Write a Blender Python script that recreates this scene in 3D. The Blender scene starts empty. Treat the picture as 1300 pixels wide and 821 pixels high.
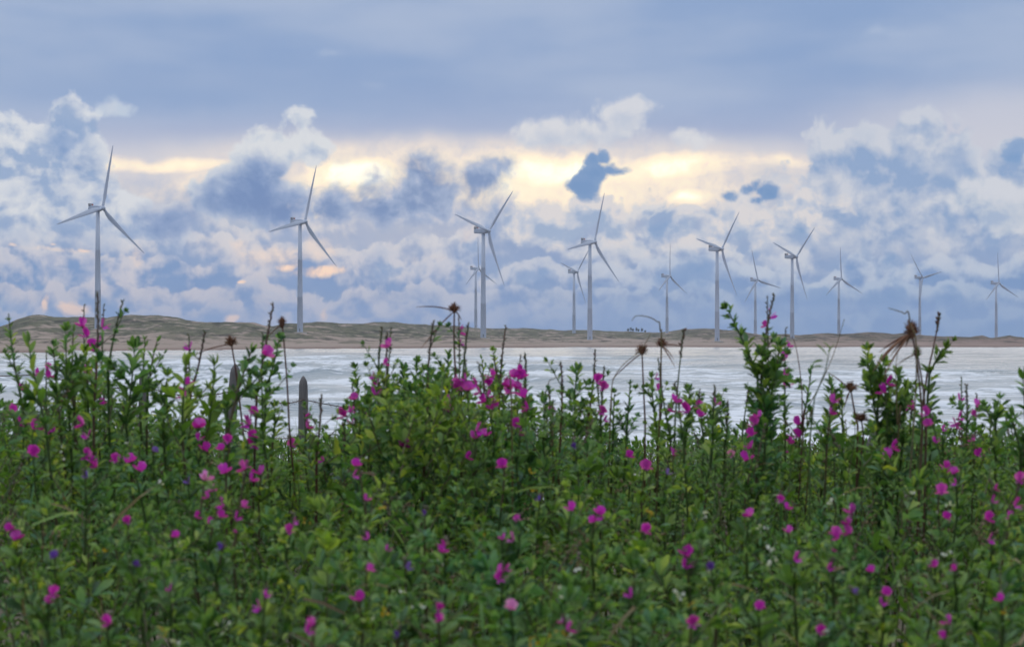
import bpy, bmesh, math, random
import numpy as np
from mathutils import Vector, Matrix, Euler

R = math.radians
scene = bpy.context.scene
col = scene.collection
F_PX = 2300.0          # focal length of the photograph in its own pixels (1300 wide)
CX, HY = 650.0, 432.0  # column of the view axis, row of the horizon
SEA = -4.5             # sea level under the camera (camera is the origin, looking along +Y)
rnd = random.Random(11)
nr = np.random.default_rng(7)


def at(x, y, d):
    """point at distance d in front of the camera that the photo shows at pixel x, y"""
    return Vector(((x - CX) / F_PX * d, d, (HY - y) / F_PX * d))


def srgb(r, g, b):
    f = lambda c: (c / 12.92 if c <= 0.04045 else ((c + 0.055) / 1.055) ** 2.4)
    return (f(r / 255), f(g / 255), f(b / 255))


def tag(o, label=None, cat=None, group=None, kind=None):
    if label: o['label'] = label
    if cat: o['category'] = cat
    if group: o['group'] = group
    if kind: o['kind'] = kind
    return o


def mesh_obj(name, verts, faces, mats, parent=None, smooth=True, mat_idx=None):
    me = bpy.data.meshes.new(name)
    me.from_pydata([tuple(v) for v in verts], [], [tuple(f) for f in faces])
    for m in (mats if isinstance(mats, (list, tuple)) else [mats]):
        me.materials.append(m)
    if mat_idx is not None:
        me.polygons.foreach_set('material_index', mat_idx)
    if smooth:
        me.polygons.foreach_set('use_smooth', [True] * len(me.polygons))
    me.update()
    o = bpy.data.objects.new(name, me)
    col.objects.link(o)
    o.parent = parent
    return o


def empty(name, loc, rz=0.0):
    o = bpy.data.objects.new(name, None)
    o.empty_display_size = 0.2
    o.location = loc
    o.rotation_euler = (0, 0, rz)
    col.objects.link(o)
    return o


# ------------------------------------------------------------------ node maths
class NG:
    def __init__(self, tree):
        self.t = tree
        self.n = tree.nodes
        self.l = tree.links

    def node(self, kind, **kw):
        nd = self.n.new(kind)
        for k, v in kw.items():
            setattr(nd, k, v)
        return nd

    def put(self, sock, v):
        if isinstance(v, E): v = v.s
        if isinstance(v, bpy.types.NodeSocket): self.l.new(v, sock)
        elif v is not None: sock.default_value = v

    def math(self, op, *a, clamp=False):
        nd = self.node('ShaderNodeMath', operation=op, use_clamp=clamp)
        for i, v in enumerate(a): self.put(nd.inputs[i], v)
        return E(self, nd.outputs[0])

    def vec(self, op, a, b=None, out=0):
        nd = self.node('ShaderNodeVectorMath', operation=op)
        self.put(nd.inputs[0], a)
        if b is not None:
            self.put(nd.inputs[3 if op == 'SCALE' else 1], b)
        return E(self, nd.outputs[out])

    def comb(self, x, y, z=0.0):
        nd = self.node('ShaderNodeCombineXYZ')
        for i, v in enumerate((x, y, z)): self.put(nd.inputs[i], v)
        return E(self, nd.outputs[0])

    def sep(self, v):
        nd = self.node('ShaderNodeSeparateXYZ')
        self.put(nd.inputs[0], v)
        return [E(self, o) for o in nd.outputs]

    def noise(self, v, scale, detail=4, rough=.5, dist=0.0, color=False, dims='3D'):
        nd = self.node('ShaderNodeTexNoise', noise_dimensions=dims)
        self.put(nd.inputs['Vector'], v)
        nd.inputs['Scale'].default_value = scale
        nd.inputs['Detail'].default_value = detail
        nd.inputs['Roughness'].default_value = rough
        nd.inputs['Distortion'].default_value = dist
        return E(self, nd.outputs['Color' if color else 'Fac'])

    def voro(self, v, scale, detail=3, rough=.5, feature='F1', dims='2D'):
        nd = self.node('ShaderNodeTexVoronoi', feature=feature, voronoi_dimensions=dims)
        self.put(nd.inputs['Vector'], v)
        nd.inputs['Scale'].default_value = scale
        nd.inputs['Detail'].default_value = detail
        nd.inputs['Roughness'].default_value = rough
        return E(self, nd.outputs['Distance'])

    def step(self, x, lo, hi):
        nd = self.node('ShaderNodeMapRange', interpolation_type='SMOOTHSTEP')
        self.put(nd.inputs[0], x)
        self.put(nd.inputs[1], lo)
        self.put(nd.inputs[2], hi)
        return E(self, nd.outputs[0])

    def mix(self, fac, a, b, mode='MIX'):
        nd = self.node('ShaderNodeMix', data_type='RGBA', blend_type=mode)
        nd.clamp_factor = True
        self.put(nd.inputs[0], fac)
        c4 = lambda c: (*c, 1.0) if isinstance(c, tuple) and len(c) == 3 else c
        self.put(nd.inputs[6], c4(a))
        self.put(nd.inputs[7], c4(b))
        return E(self, nd.outputs[2])

    def ramp(self, fac, stops, interp='LINEAR'):
        nd = self.node('ShaderNodeValToRGB')
        nd.color_ramp.interpolation = interp
        el = nd.color_ramp.elements
        while len(el) < len(stops): el.new(0.5)
        for e, (p, c) in zip(el, stops):
            e.position = p
            e.color = (*c, 1.0)
        self.put(nd.inputs[0], fac)
        return E(self, nd.outputs[0])


class E:
    def __init__(self, g, s): self.g, self.s = g, s
    def __add__(self, o): return self.g.math('ADD', self, o)
    __radd__ = __add__
    def __sub__(self, o): return self.g.math('SUBTRACT', self, o)
    def __rsub__(self, o): return self.g.math('SUBTRACT', o, self)
    def __mul__(self, o): return self.g.math('MULTIPLY', self, o)
    __rmul__ = __mul__
    def __truediv__(self, o): return self.g.math('DIVIDE', self, o)
    def max(self, o): return self.g.math('MAXIMUM', self, o)
    def min(self, o): return self.g.math('MINIMUM', self, o)


def new_mat(name):
    m = bpy.data.materials.new(name)
    m.use_nodes = True
    g = NG(m.node_tree)
    bsdf = m.node_tree.nodes['Principled BSDF']
    return m, g, bsdf
# ------------------------------------------------------------------ sky
SUN_AZ, SUN_EL = R(-1.0), R(6.0)     # azimuth east of +Y, elevation: behind the bright gap in the clouds


def build_sky():
    w = bpy.data.worlds.new("World")
    scene.world = w
    w.use_nodes = True
    g = NG(w.node_tree)
    g.n.clear()
    K = 10.0                          # colours below are radiances; strength is 1 / K
    tc = g.node('ShaderNodeTexCoord')
    d = g.vec('NORMALIZE', tc.outputs['Generated'])
    x, y, z = g.sep(d)
    az = g.math('ARCTAN2', x, y)
    el = g.math('ARCSINE', z)
    u, v = az * 23.0, el * 23.0       # 100 photo pixels per unit, 0,0 straight ahead on the horizon

    ns = g.node('ShaderNodeTexSky', sky_type='NISHITA', sun_disc=False)
    ns.sun_elevation = SUN_EL
    ns.sun_rotation = SUN_AZ
    ns.altitude = 10
    ns.air_density, ns.dust_density, ns.ozone_density = 1.0, 1.0, 2.0
    nishita = E(g, ns.outputs[0])

    def P(X, Y):
        a = (X - CX) / F_PX
        return (23 * math.atan(a), 23 * math.atan((HY - Y) / F_PX / math.sqrt(1 + a * a)))

    # ---- cheap sky for everything outside the part of the sky ahead: overcast with a broad glow
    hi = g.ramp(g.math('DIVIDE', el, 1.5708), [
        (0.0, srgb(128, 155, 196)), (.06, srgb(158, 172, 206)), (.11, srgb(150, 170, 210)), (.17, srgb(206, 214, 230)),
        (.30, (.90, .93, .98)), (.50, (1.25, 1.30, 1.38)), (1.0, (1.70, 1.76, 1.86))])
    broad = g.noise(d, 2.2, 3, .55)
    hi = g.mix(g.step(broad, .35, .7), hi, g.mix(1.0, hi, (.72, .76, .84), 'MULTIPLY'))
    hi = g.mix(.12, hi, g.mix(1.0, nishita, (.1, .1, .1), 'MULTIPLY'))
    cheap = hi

    # ---- the detailed sky ahead
    p = g.comb(u, v)
    warpn = g.noise(p, 1.1, 3, .55, color=True)
    pw = g.vec("ADD", p, g.vec("MULTIPLY", g.vec("SUBTRACT", warpn, (.5, .5, .5)), (.40, .30, 0)))
    fb = g.noise(pw, 2.6, 9, .60)
    vo = g.voro(pw, 1.5, 3, .5)
    off = g.vec('ADD', pw, (.05, .15, 0))
    fb2 = g.noise(off, 2.6, 4, .60)
    vo2 = g.voro(off, 1.5, 3, .5)
    fine = g.noise(pw, 7.0, 5, .6)
    puff = (0.52 - vo)
    disp = puff * .42 + (fb - .5) * .55 + (fine - .5) * .22 + .10
    rel = ((puff - (0.52 - vo2)) * .9 + (fb - fb2) * 1.3)     # >0 where a puff faces the light
    lowf = g.noise(g.vec('MULTIPLY', p, (1, 1.8, 1)), .8, 5, .6)
    lowf2 = g.noise(g.vec('ADD', g.vec('MULTIPLY', p, (1, 2.2, 1)), (7.3, 1.7, 3.0)), 1.3, 6, .55)
    streak = g.noise(g.vec('MULTIPLY', p, (.28, 1.3, 1)), .7, 3, .5)

    # background sheet
    base = g.ramp(v / 5.0, [
        (0.0, srgb(122, 152, 197)), (.10, srgb(126, 155, 200)), (.22, srgb(134, 160, 203)), (.34, srgb(150, 168, 206)),
        (.44, srgb(182, 187, 213)), (.52, srgb(172, 178, 209)), (.60, srgb(150, 166, 206)), (.68, srgb(128, 155, 202)),
        (.78, srgb(136, 161, 204)), (.90, srgb(134, 160, 204)), (1.0, srgb(140, 165, 208))])
    sheet = g.mix(g.step(streak + (lowf - .5) * .18, .34, .64), srgb(120, 151, 202), srgb(156, 173, 210))
    sheet = g.mix(g.step(v + (streak - .5) * 1.2, 3.3, 2.4) * .65, sheet, srgb(163, 172, 208))
    c = g.mix(g.step(v, 2.15, 2.9) * .9, base, sheet)

    def soft(X, Y, rx, ry, gain=1.0, lo=0.0, src=None):
        cx, cy = P(X, Y)
        q = g.vec('MULTIPLY', g.vec('SUBTRACT', src or pw, (cx, cy, 0)), (100 / rx, 100 / ry, 0))
        L = g.vec('LENGTH', q, out=1)
        return g.step(L, 1.0, lo) * gain

    # darker blue band high on the left, pale lavender sheet over the gap and to the upper right
    c = g.mix(soft(250, 115, 520, 42, .7), c, srgb(122, 152, 202))
    lav = soft(620, 212, 900, 56, .85, .2).max(soft(1290, 160, 330, 75, .75, .2))
    c = g.mix(lav, c, srgb(200, 198, 216))

    # warm bright gap
    glow = soft(600, 236, 640, 84, .74, .1)
    glow = glow.max(soft(450, 220, 120, 38, 1.05, .2)).max(soft(700, 218, 230, 42, 1.02, .15)).max(soft(860, 212, 150, 30, .85, .15))
    glow = glow.max(soft(872, 250, 58, 22, 1.02, .0)).max(soft(980, 205, 180, 18, .5)).max(soft(210, 208, 210, 17, .78))
    glow = glow.max(soft(640, 235, 45, 60, .95)).max(soft(410, 270, 60, 70, .62)).max(soft(530, 290, 240, 56, .60))
    gl = glow * (g.step(streak + (fb - .5) * .7, .18, .5) * .30 + .75) + ((fb - .5) * .75 + puff * .25) * g.step(glow, .05, .4)
    c = g.mix(g.step(gl, -.05, .42), c, srgb(228, 214, 214))
    c = g.mix(g.step(gl, .26, .68), c, srgb(250, 231, 213))
    c = g.mix(g.step(gl, .58, .95), c, (1.0, .88, .72))
    c = g.mix(g.step(gl, .80, 1.1), c, (1.12, 1.04, .92))

    # mottled middle clouds below the gap
    below = g.step(v + (fb - .5) * .5, 2.05, 1.45)
    field = lowf * .9 + .03 + (fb - .5) * .45 + puff * .35
    a_m = g.step(field, .36, .60) * below
    tone = rel * 1.0 + (lowf2 - .5) * 1.3 + (fine - .5) * .25
    paint = g.mix(g.step(tone, -.20, .24), srgb(122, 149, 197), srgb(184, 191, 215))
    warm = g.step(u, 2.6, -3.5) * g.step(v, 2.0, .8)
    paint = g.mix(g.step(lowf2, .50, .68) * (warm * .38 + .03), paint, srgb(220, 202, 208))
    paint = g.mix(g.step(v, 1.5, -.1) * .55, paint, srgb(128, 156, 201))
    c = g.mix(a_m * .95, c, paint)

    # ranks of cumulus one behind the other, lit on top and dull blue-grey below
    for i, (v0, seed, fr, am, li, dk, op) in enumerate([
            (1.78, 3.1, .55, .75, (206, 205, 219), (146, 163, 203), .85), (1.42, 8.7, .70, .65, (198, 201, 219), (134, 156, 200), .90),
            (1.08, 14.2, .85, .52, (184, 193, 218), (120, 149, 198), .88), (.76, 21.9, 1.1, .42, (170, 184, 214), (118, 148, 198), .88),
            (.48, 33.3, 1.4, .34, (156, 175, 210), (116, 147, 197), .80)]):
        tn = g.noise(g.comb(u * fr, v * (fr * .9) + seed * 3.3, seed), 1.0, 4, .55)
        f = (tn - .5) * (am * 2.6) + (v0 - v) + disp * .45 - .06
        a = g.step(f, 0.0, .07) * g.step(f - (fb - .5) * .8, am * 1.5, am * .45)
        t = f - rel * .55 + (lowf2 - .5) * .30
        lit = g.mix(warm * .50, srgb(*li), srgb(222, 204, 208))
        c = g.mix(a * op, c, g.mix(g.step(t, .0, .42), lit, srgb(*dk)))

    # warm spots low between the clouds
    def warm_spots(lst, colr, amp):
        nonlocal c
        m = None
        for s in lst:
            a = soft(*s)
            m = a if m is None else m.max(a)
        m = g.step(m + (fb - .5 + (fine - .5) * .7) * amp, .34, .95)
        c = g.mix(m, c, colr)
    warm_spots([(350, 322, 130, 34, .8), (300, 310, 30, 22, .8), (405, 318, 60, 40, .75), (172, 322, 22, 40, .7), (690, 260, 60, 30, .6),
                (595, 300, 40, 40, .6), (70, 318, 80, 9, .75), (540, 330, 90, 14, .5)], srgb(226, 208, 208), 1.0)
    warm_spots([(405, 345, 66, 15, .9), (365, 338, 26, 11, .9), (308, 357, 13, 6, .95), (22, 317, 9, 5, .8), (105, 316, 14, 6, .9), (70, 312, 9, 5, .8),
                (62, 386, 13, 20, .95), (98, 391, 36, 20, .95), (295, 405, 18, 9, .95), (415, 395, 16, 18, .7), (180, 405, 8, 8, .8)], srgb(250, 214, 196), 1.1)

    # explicit cumulus: blobs are x, y, rx, ry in photo pixels on the far sky
    def cumulus(blobs, amp, soft_edge, edge, mid, core, thick, relief=.5, k=.22, opacity=1.0, light=0.0, bias=0.0, vd=0.0, fade=None, src=None):
        nonlocal c
        F, ys = None, 0
        for (X, Y, rx, ry) in blobs:
            cx, cy = P(X, Y)
            ys += cy / len(blobs)
            q = g.vec('MULTIPLY', g.vec('SUBTRACT', src or pw, (cx, cy, 0)), (100 / rx, 100 / ry, 0))
            L = g.vec('LENGTH', q, out=1)
            m = min(rx, ry) / 100
            f = g.math('MULTIPLY_ADD', L, -m, m)
            F = f if F is None else g.math('SMOOTH_MAX', F, f, k)
        F = F + disp * amp + bias
        a = g.step(F, 0.0, soft_edge)
        if fade: a = a * g.step(v + (fb - .5) * .5, P(CX, fade + 28)[1], P(CX, fade - 28)[1])
        t = F - rel * relief + (lowf2 - .5) * light + (fine - .5) * .12
        if vd: t = t + g.math('MULTIPLY', g.math('SUBTRACT', ys, v), vd)
        cc = g.mix(g.step(t, -.05, thick * .5), edge, mid)
        cc = g.mix(g.step(t, thick * .35, thick), cc, core)
        c = g.mix(a * opacity, c, cc)

    white, lavw, greyb, blue = srgb(208, 209, 224), srgb(188, 194, 217), srgb(162, 176, 210), srgb(118, 146, 196)
    # right-hand mass
    cumulus([(1140, 250, 150, 95), (1240, 265, 130, 80), (1075, 195, 60, 50), (1170, 175, 50, 35), (1300, 255, 60, 60), (1080, 300, 160, 60), (1230, 320, 140, 50)],
            .9, .14, srgb(196, 198, 217), srgb(174, 183, 211), srgb(140, 162, 204), 1.0, 1.3, light=1.7, fade=325)
    cumulus([(1215, 205, 44, 36), (1170, 198, 34, 20), (1090, 165, 26, 18), (1160, 245, 40, 20), (1190, 310, 90, 16), (1060, 320, 80, 14)], .8, .40, srgb(178, 187, 213), srgb(158, 173, 208), srgb(140, 162, 205), .5, .5, opacity=.75)
    cumulus([(1260, 235, 70, 26), (1215, 255, 46, 24), (1290, 265, 60, 40)], .7, .16, srgb(202, 203, 220), srgb(188, 194, 215), srgb(164, 178, 210), .7, 1.0, light=1.0, opacity=.9)
    # pale cumulus over the gap
    cumulus([(745, 168, 105, 26), (795, 146, 44, 26), (700, 170, 60, 18), (880, 176, 60, 14)], .55, .16, srgb(208, 207, 221), srgb(194, 197, 217), srgb(178, 187, 213), .6, .6, vd=.4)
    cumulus([(450, 198, 52, 9)], .35, .16, srgb(226, 214, 214), srgb(214, 206, 214), srgb(200, 198, 214), .3, .3, opacity=.8)
    # grey-lavender puffs right under the gap
    cumulus([(700, 290, 76, 42), (760, 270, 45, 28), (790, 300, 60, 34), (880, 304, 80, 36), (960, 290, 90, 34), (1010, 258, 60, 28)],
            .75, .16, srgb(212, 206, 216), srgb(184, 190, 214), srgb(150, 169, 206), .60, 1.1, light=1.3, fade=318)
    # left cluster
    cumulus([(20, 196, 95, 54), (88, 165, 42, 40), (60, 240, 90, 50), (10, 290, 150, 45), (120, 265, 80, 46), (150, 300, 90, 34)],
            .65, .10, white, lavw, srgb(148, 167, 206), .62, 1.1, light=1.4, fade=305)
    cumulus([(148, 134, 40, 12)], .35, .12, srgb(190, 199, 221), srgb(198, 203, 222), srgb(180, 190, 216), .4, .4, opacity=.85)
    cumulus([(82, 174, 36, 30), (45, 235, 62, 20), (100, 215, 24, 24), (150, 292, 60, 14), (50, 300, 90, 13), (20, 212, 30, 10)], .7, .34, greyb, srgb(138, 160, 204), blue, .42, .45, opacity=.9, bias=.05)
    # tall cloud with a dark base, left of centre
    cumulus([(350, 190, 48, 34), (378, 155, 28, 26), (392, 188, 26, 26), (318, 206, 36, 32), (330, 250, 75, 44), (285, 255, 50, 34)],
            .55, .10, srgb(208, 209, 223), srgb(188, 195, 217), srgb(160, 175, 209), .55, .9, vd=.35)
    cumulus([(330, 252, 66, 40), (362, 258, 40, 34), (290, 262, 46, 28), (215, 278, 36, 26), (348, 215, 34, 20)], .6, .30, srgb(168, 179, 211), srgb(136, 156, 200), srgb(112, 137, 187), .45, .4, opacity=.95, bias=.10)
    # dark clouds before the gap
    cumulus([(440, 262, 44, 32), (478, 270, 34, 24), (408, 272, 24, 20), (552, 246, 76, 44), (600, 226, 50, 26), (535, 216, 40, 22), (580, 268, 60, 26), (632, 214, 28, 16)],
            .7, .30, srgb(200, 196, 212), srgb(152, 168, 206), srgb(118, 142, 190), .46, .5, opacity=.97, bias=.10)
    cumulus([(560, 320, 100, 18), (480, 322, 50, 12), (215, 322, 46, 18), (265, 332, 54, 16), (215, 347, 70, 12), (40, 345, 90, 16), (330, 372, 120, 12), (520, 375, 160, 12)],
            .6, .35, srgb(168, 180, 211), srgb(146, 165, 205), srgb(132, 156, 201), .35, .4, opacity=.75)
    cumulus([(1000, 222, 110, 15), (920, 228, 60, 10)], .5, .35, srgb(196, 196, 213), srgb(176, 184, 211), srgb(162, 176, 209), .3, .3, opacity=.85)
    # small crisp blue clouds
    sharp_blue = [(753, 203, 12, 13), (765, 199, 11, 12), (775, 216, 22, 9), (729, 236, 19, 9), (744, 236, 20, 15), (757, 220, 20, 16),
                  (954, 240, 11, 8), (978, 247, 13, 11), (962, 255, 9, 7), (966, 244, 8, 7), (925, 249, 7, 4)]
    pt = g.vec('ADD', p, g.vec('MULTIPLY', g.vec('SUBTRACT', warpn, (.5, .5, .5)), (.06, .05, 0)))
    cumulus(sharp_blue, .30, .075, srgb(142, 165, 204), srgb(122, 151, 198), srgb(114, 146, 196), .16, .10, k=.03, bias=.03, src=pt)
    # blue openings low down
    cumulus([(845, 285, 20, 34), (820, 275, 12, 10), (800, 292, 10, 8), (870, 345, 40, 18), (510, 340, 24, 7), (480, 350, 12, 6), (900, 270, 10, 6),
             (1010, 300, 20, 14), (1130, 330, 34, 16), (640, 315, 26, 8), (690, 350, 30, 12), (1292, 195, 14, 14), (1120, 385, 120, 14), (900, 395, 120, 12)],
            .75, .14, srgb(140, 164, 205), srgb(128, 156, 202), srgb(118, 150, 200), .3, .1, opacity=.85)
    # wisps in the upper sheet
    cumulus([(1112, 42, 24, 9), (1140, 46, 26, 4), (424, 68, 30, 7), (476, 106, 20, 5), (10, 147, 14, 7)], .24, .22, srgb(170, 185, 216), srgb(186, 195, 219), srgb(198, 203, 221), .3, .1, opacity=.8)

    # the air thickens towards the horizon
    c = g.mix(g.step(v + (fb - .5) * .3, .75, -.1) * .60, c, srgb(126, 154, 200))

    c = g.mix(1.0, c, (.995, 1.055, 1.02), 'MULTIPLY')
    hs = g.node('ShaderNodeHueSaturation')
    g.put(hs.inputs['Saturation'], 1.0 - g.step(v, 3.1, 2.4) * g.step(v, .2, 1.4) * .12 - g.step(v, 2.4, 3.2) * .12)
    g.put(hs.inputs['Color'], c)
    c = E(g, hs.outputs[0])
    ct = g.vec('ADD', g.vec('MULTIPLY', g.vec('SUBTRACT', c, (.44, .50, .66)), (1.30, 1.26, 1.16)), (.44, .50, .66))
    c = g.mix(g.step(v, 3.2, 2.4) * .9 + .1, c, g.vec('MAXIMUM', ct, (.08, .12, .2)))

    # blend the detailed part into the overcast around it
    region = g.step(g.math('ABSOLUTE', az), .55, .36) * g.step(el, .42, .22)
    c = g.mix(.010, c, g.mix(1.0, nishita, (.1, .1, .1), 'MULTIPLY'))
    low = g.step(el, -.06, 0.0)

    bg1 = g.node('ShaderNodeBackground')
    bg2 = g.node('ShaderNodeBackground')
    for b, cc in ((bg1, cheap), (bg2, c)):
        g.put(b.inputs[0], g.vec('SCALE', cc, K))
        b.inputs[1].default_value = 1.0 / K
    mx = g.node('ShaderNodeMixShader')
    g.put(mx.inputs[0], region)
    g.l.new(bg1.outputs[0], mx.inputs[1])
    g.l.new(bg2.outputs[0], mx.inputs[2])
    out = g.node('ShaderNodeOutputWorld')
    g.l.new(mx.outputs[0], out.inputs[0])
    w.cycles.sampling_method = 'MANUAL'
    w.cycles.sample_map_resolution = 512


def build_sun():
    l = bpy.data.lights.new('sun', 'SUN')
    l.energy = .6
    l.angle = R(60)
    l.color = (1.0, .86, .70)
    o = bpy.data.objects.new('sun', l)
    col.objects.link(o)
    dirv = Vector((math.sin(SUN_AZ) * math.cos(SUN_EL), math.cos(SUN_AZ) * math.cos(SUN_EL), math.sin(SUN_EL)))
    o.rotation_euler = dirv.to_track_quat('Z', 'Y').to_euler()
    o.location = dirv * 100


def build_camera():
    cd = bpy.data.cameras.new('camera')
    cd.sensor_width = 36
    cd.lens = 36 * F_PX / 1300
    cd.clip_start, cd.clip_end = .05, 60000
    cd.shift_y = (HY - 410.5) / 1300     # the horizon sits a little under the middle
    cd.dof.use_dof = True
    cd.dof.focus_distance = 18
    cd.dof.aperture_fstop = 10
    cd.dof.aperture_blades = 7
    o = bpy.data.objects.new('camera', cd)
    o.rotation_euler = (R(90), 0, 0)
    col.objects.link(o)
    scene.camera = o


def build_settings():
    vs = scene.view_settings
    scene.display_settings.display_device = 'sRGB'
    vs.view_transform = 'Standard'
    vs.look = 'None'
    vs.exposure, vs.gamma = 0, 1
    vs.use_curve_mapping = False
    cy = scene.cycles
    cy.max_bounces, cy.diffuse_bounces, cy.glossy_bounces = 6, 3, 3
    cy.transmission_bounces, cy.transparent_max_bounces, cy.volume_bounces = 4, 8, 0
    cy.caustics_reflective = cy.caustics_refractive = False
    cy.use_denoising = True
    cy.sample_clamp_indirect = 6
# ------------------------------------------------------------------ terrain, water, dunes
def smooth01(t):
    t = np.clip(t, 0, 1)
    return t * t * (3 - 2 * t)


_perm = np.random.default_rng(3).random((256, 256))


def vnoise(x, y):
    xi, yi = np.floor(x).astype(int), np.floor(y).astype(int)
    fx, fy = smooth01(x - xi), smooth01(y - yi)
    g = lambda a, b: _perm[a % 256, b % 256]
    return (g(xi, yi) * (1 - fx) * (1 - fy) + g(xi + 1, yi) * fx * (1 - fy) + g(xi, yi + 1) * (1 - fx) * fy + g(xi + 1, yi + 1) * fx * fy)


def fbm(x, y, oct=5, rough=.5):
    s, a, n = 0, 1, 0
    for i in range(oct):
        s = s + a * vnoise(x * 2 ** i + 17.3 * i, y * 2 ** i + 5.1 * i)
        n += a
        a *= rough
    return s / n - .5


def grid_obj(name, X, Y, Z, mats, flip=False):
    nr_, nc = X.shape
    v = np.stack([X, Y, Z], -1).reshape(-1, 3)
    i = np.arange(nr_ * nc).reshape(nr_, nc)
    f = np.stack([i[:-1, :-1], i[:-1, 1:], i[1:, 1:], i[1:, :-1]], -1).reshape(-1, 4)
    if flip: f = f[:, ::-1]
    o = np_mesh(name, v, f, mats)
    return o


def np_mesh(name, v, f, mats, idx=None, smooth=True):
    me = bpy.data.meshes.new(name)
    nf, k = f.shape
    me.vertices.add(len(v))
    me.vertices.foreach_set('co', np.ascontiguousarray(v, dtype=np.float32).ravel())
    me.loops.add(nf * k)
    me.loops.foreach_set('vertex_index', np.ascontiguousarray(f, dtype=np.int32).ravel())
    me.polygons.add(nf)
    me.polygons.foreach_set('loop_start', np.arange(0, nf * k, k, dtype=np.int32))
    for m in (mats if isinstance(mats, (list, tuple)) else [mats]): me.materials.append(m)
    if idx is not None: me.polygons.foreach_set('material_index', np.ascontiguousarray(idx, dtype=np.int32))
    me.polygons.foreach_set('use_smooth', np.full(nf, smooth))
    me.update(calc_edges=True)
    o = bpy.data.objects.new(name, me)
    col.objects.link(o)
    return o


# turbines: hub x, hub y, tower x, distance, rotor foreshortening, rotor phase (degrees clockwise from up)
TURB = [
    (131.0, 264.6, 124.2, 1215, .76, 12), (387.1, 281.8, 380.9, 1325, .66, 17), (620.0, 293.4, 613.6, 1370, .62, 43),
    (609.6, 341.0, 604.0, 2460, .56, -2), (732.0, 345.2, 728.7, 2311, .54, 43), (755.8, 307.4, 748.9, 1495, .58, 19),
    (850.7, 350.6, 846.8, 2426, .50, 1), (916.5, 316.3, 910.4, 1590, .55, 39), (959.6, 355.5, 958.9, 2490, .70, -16),
    (1011.0, 326.0, 1005.7, 1786, .57, 46), (1067.4, 354.0, 1064.9, 2480, .66, -3), (1171.2, 352.3, 1167.7, 2550, .58, -42),
    (1267.4, 359.6, 1264.7, 2520, .58, -4)]
HUB_H, R_BLADE = 81.0, 44.0

RIDGE = [(-700, 424), (-300, 418), (-100, 412), (-30, 416), (0, 415), (12, 411), (22, 405), (36, 401), (50, 399.5), (64, 401), (84, 402.5), (110, 402), (135, 403.5), (150, 400.5), (166, 399), (185, 400),
         (205, 400.5), (224, 402), (240, 406), (262, 409), (285, 408.5), (305, 408.5), (322, 409.5), (336, 413), (346, 413.5), (360, 411.5), (380, 410), (400, 408.5), (420, 409),
         (440, 411), (460, 411), (475, 408.5), (500, 409), (520, 411.5), (540, 411.5), (560, 413.5), (590, 415.5), (610, 418), (640, 417), (665, 416.5), (690, 418),
         (715, 419.5), (740, 419), (765, 419.5), (800, 420), (830, 422), (850, 420), (868, 417.5), (890, 416.5), (915, 417), (940, 419.5), (958, 423), (972, 426),
         (985, 424), (1000, 423.5), (1015, 425), (1035, 423.5), (1050, 422.5), (1070, 423.5), (1085, 423), (1100, 421.5), (1120, 421.5), (1135, 423.5), (1150, 422.5),
         (1165, 425), (1190, 427), (1215, 427.5), (1232, 428.5), (1240, 426.5), (1247, 425.5), (1256, 428), (1270, 427.5), (1282, 425.2), (1296, 427.5), (1310, 430),
         (1360, 431), (1500, 430), (1900, 432)]
RX, RY = [p[0] for p in RIDGE], [p[1] for p in RIDGE]


def shore_d(X):
    return np.interp(X, [-700, 0, 60, 125, 220, 300, 381, 520, 660, 800, 1300, 1900], [560, 600, 630, 690, 780, 850, 930, 1060, 1160, 1215, 1262, 1300])


def ridge_d(X):
    return np.interp(X, [-700, 300, 420, 560, 640, 900, 950, 1900], [1600, 1640, 1900, 2350, 2700, 2800, 2350, 2330])


def dune_z(X, d):
    """height of the far shore at photo column X and distance d"""
    D0, Dr = shore_d(X), ridge_d(X)
    er = HY - np.interp(X, RX, RY)
    wx = (X - CX) / F_PX * d
    er = er + fbm(X / 14 + 3, X * 0 + 4.2, 3) * 2.2
    zr = er / F_PX * Dr
    t = (d - D0) / (Dr - D0)
    plain = SEA - .4 + 2.1 * smooth01((d - D0) / 60) + 1.6 * smooth01((d - D0) / 350)
    k = smooth01((t - .12) / .88)
    z = plain + (zr - plain) * k
    hum = fbm(wx / 85, d / 140, 6, .55) * 9.0 * smooth01((d - D0) / 250) * np.clip(1 - abs(t - 1) * 8, 0.0, 1).clip(0, 1) * 0
    amp = smooth01((d - D0 - 20) / 260) * (1 - smooth01((t - .8) / .2) * .75)
    hum = (fbm(wx / 70, d / 150, 6, .6) * 8.5 + np.abs(fbm(wx / 26, d / 70, 4, .6)) * 5 - 1) * amp
    z = z + hum
    # never above the skyline the photo shows
    lim = np.where(t < 1, (er - .3) / F_PX * d + 0 * z, zr - (d - Dr) * .012)
    z = np.where(t < .98, np.minimum(z, lim), z)
    z = np.where(t > 1, np.minimum(z, lim), z)
    return z


def turb_base(i):
    hx, hy, tx, d, c, ph = TURB[i]
    return (tx - CX) / F_PX * d, d, (HY - hy) / F_PX * d - HUB_H


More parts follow.
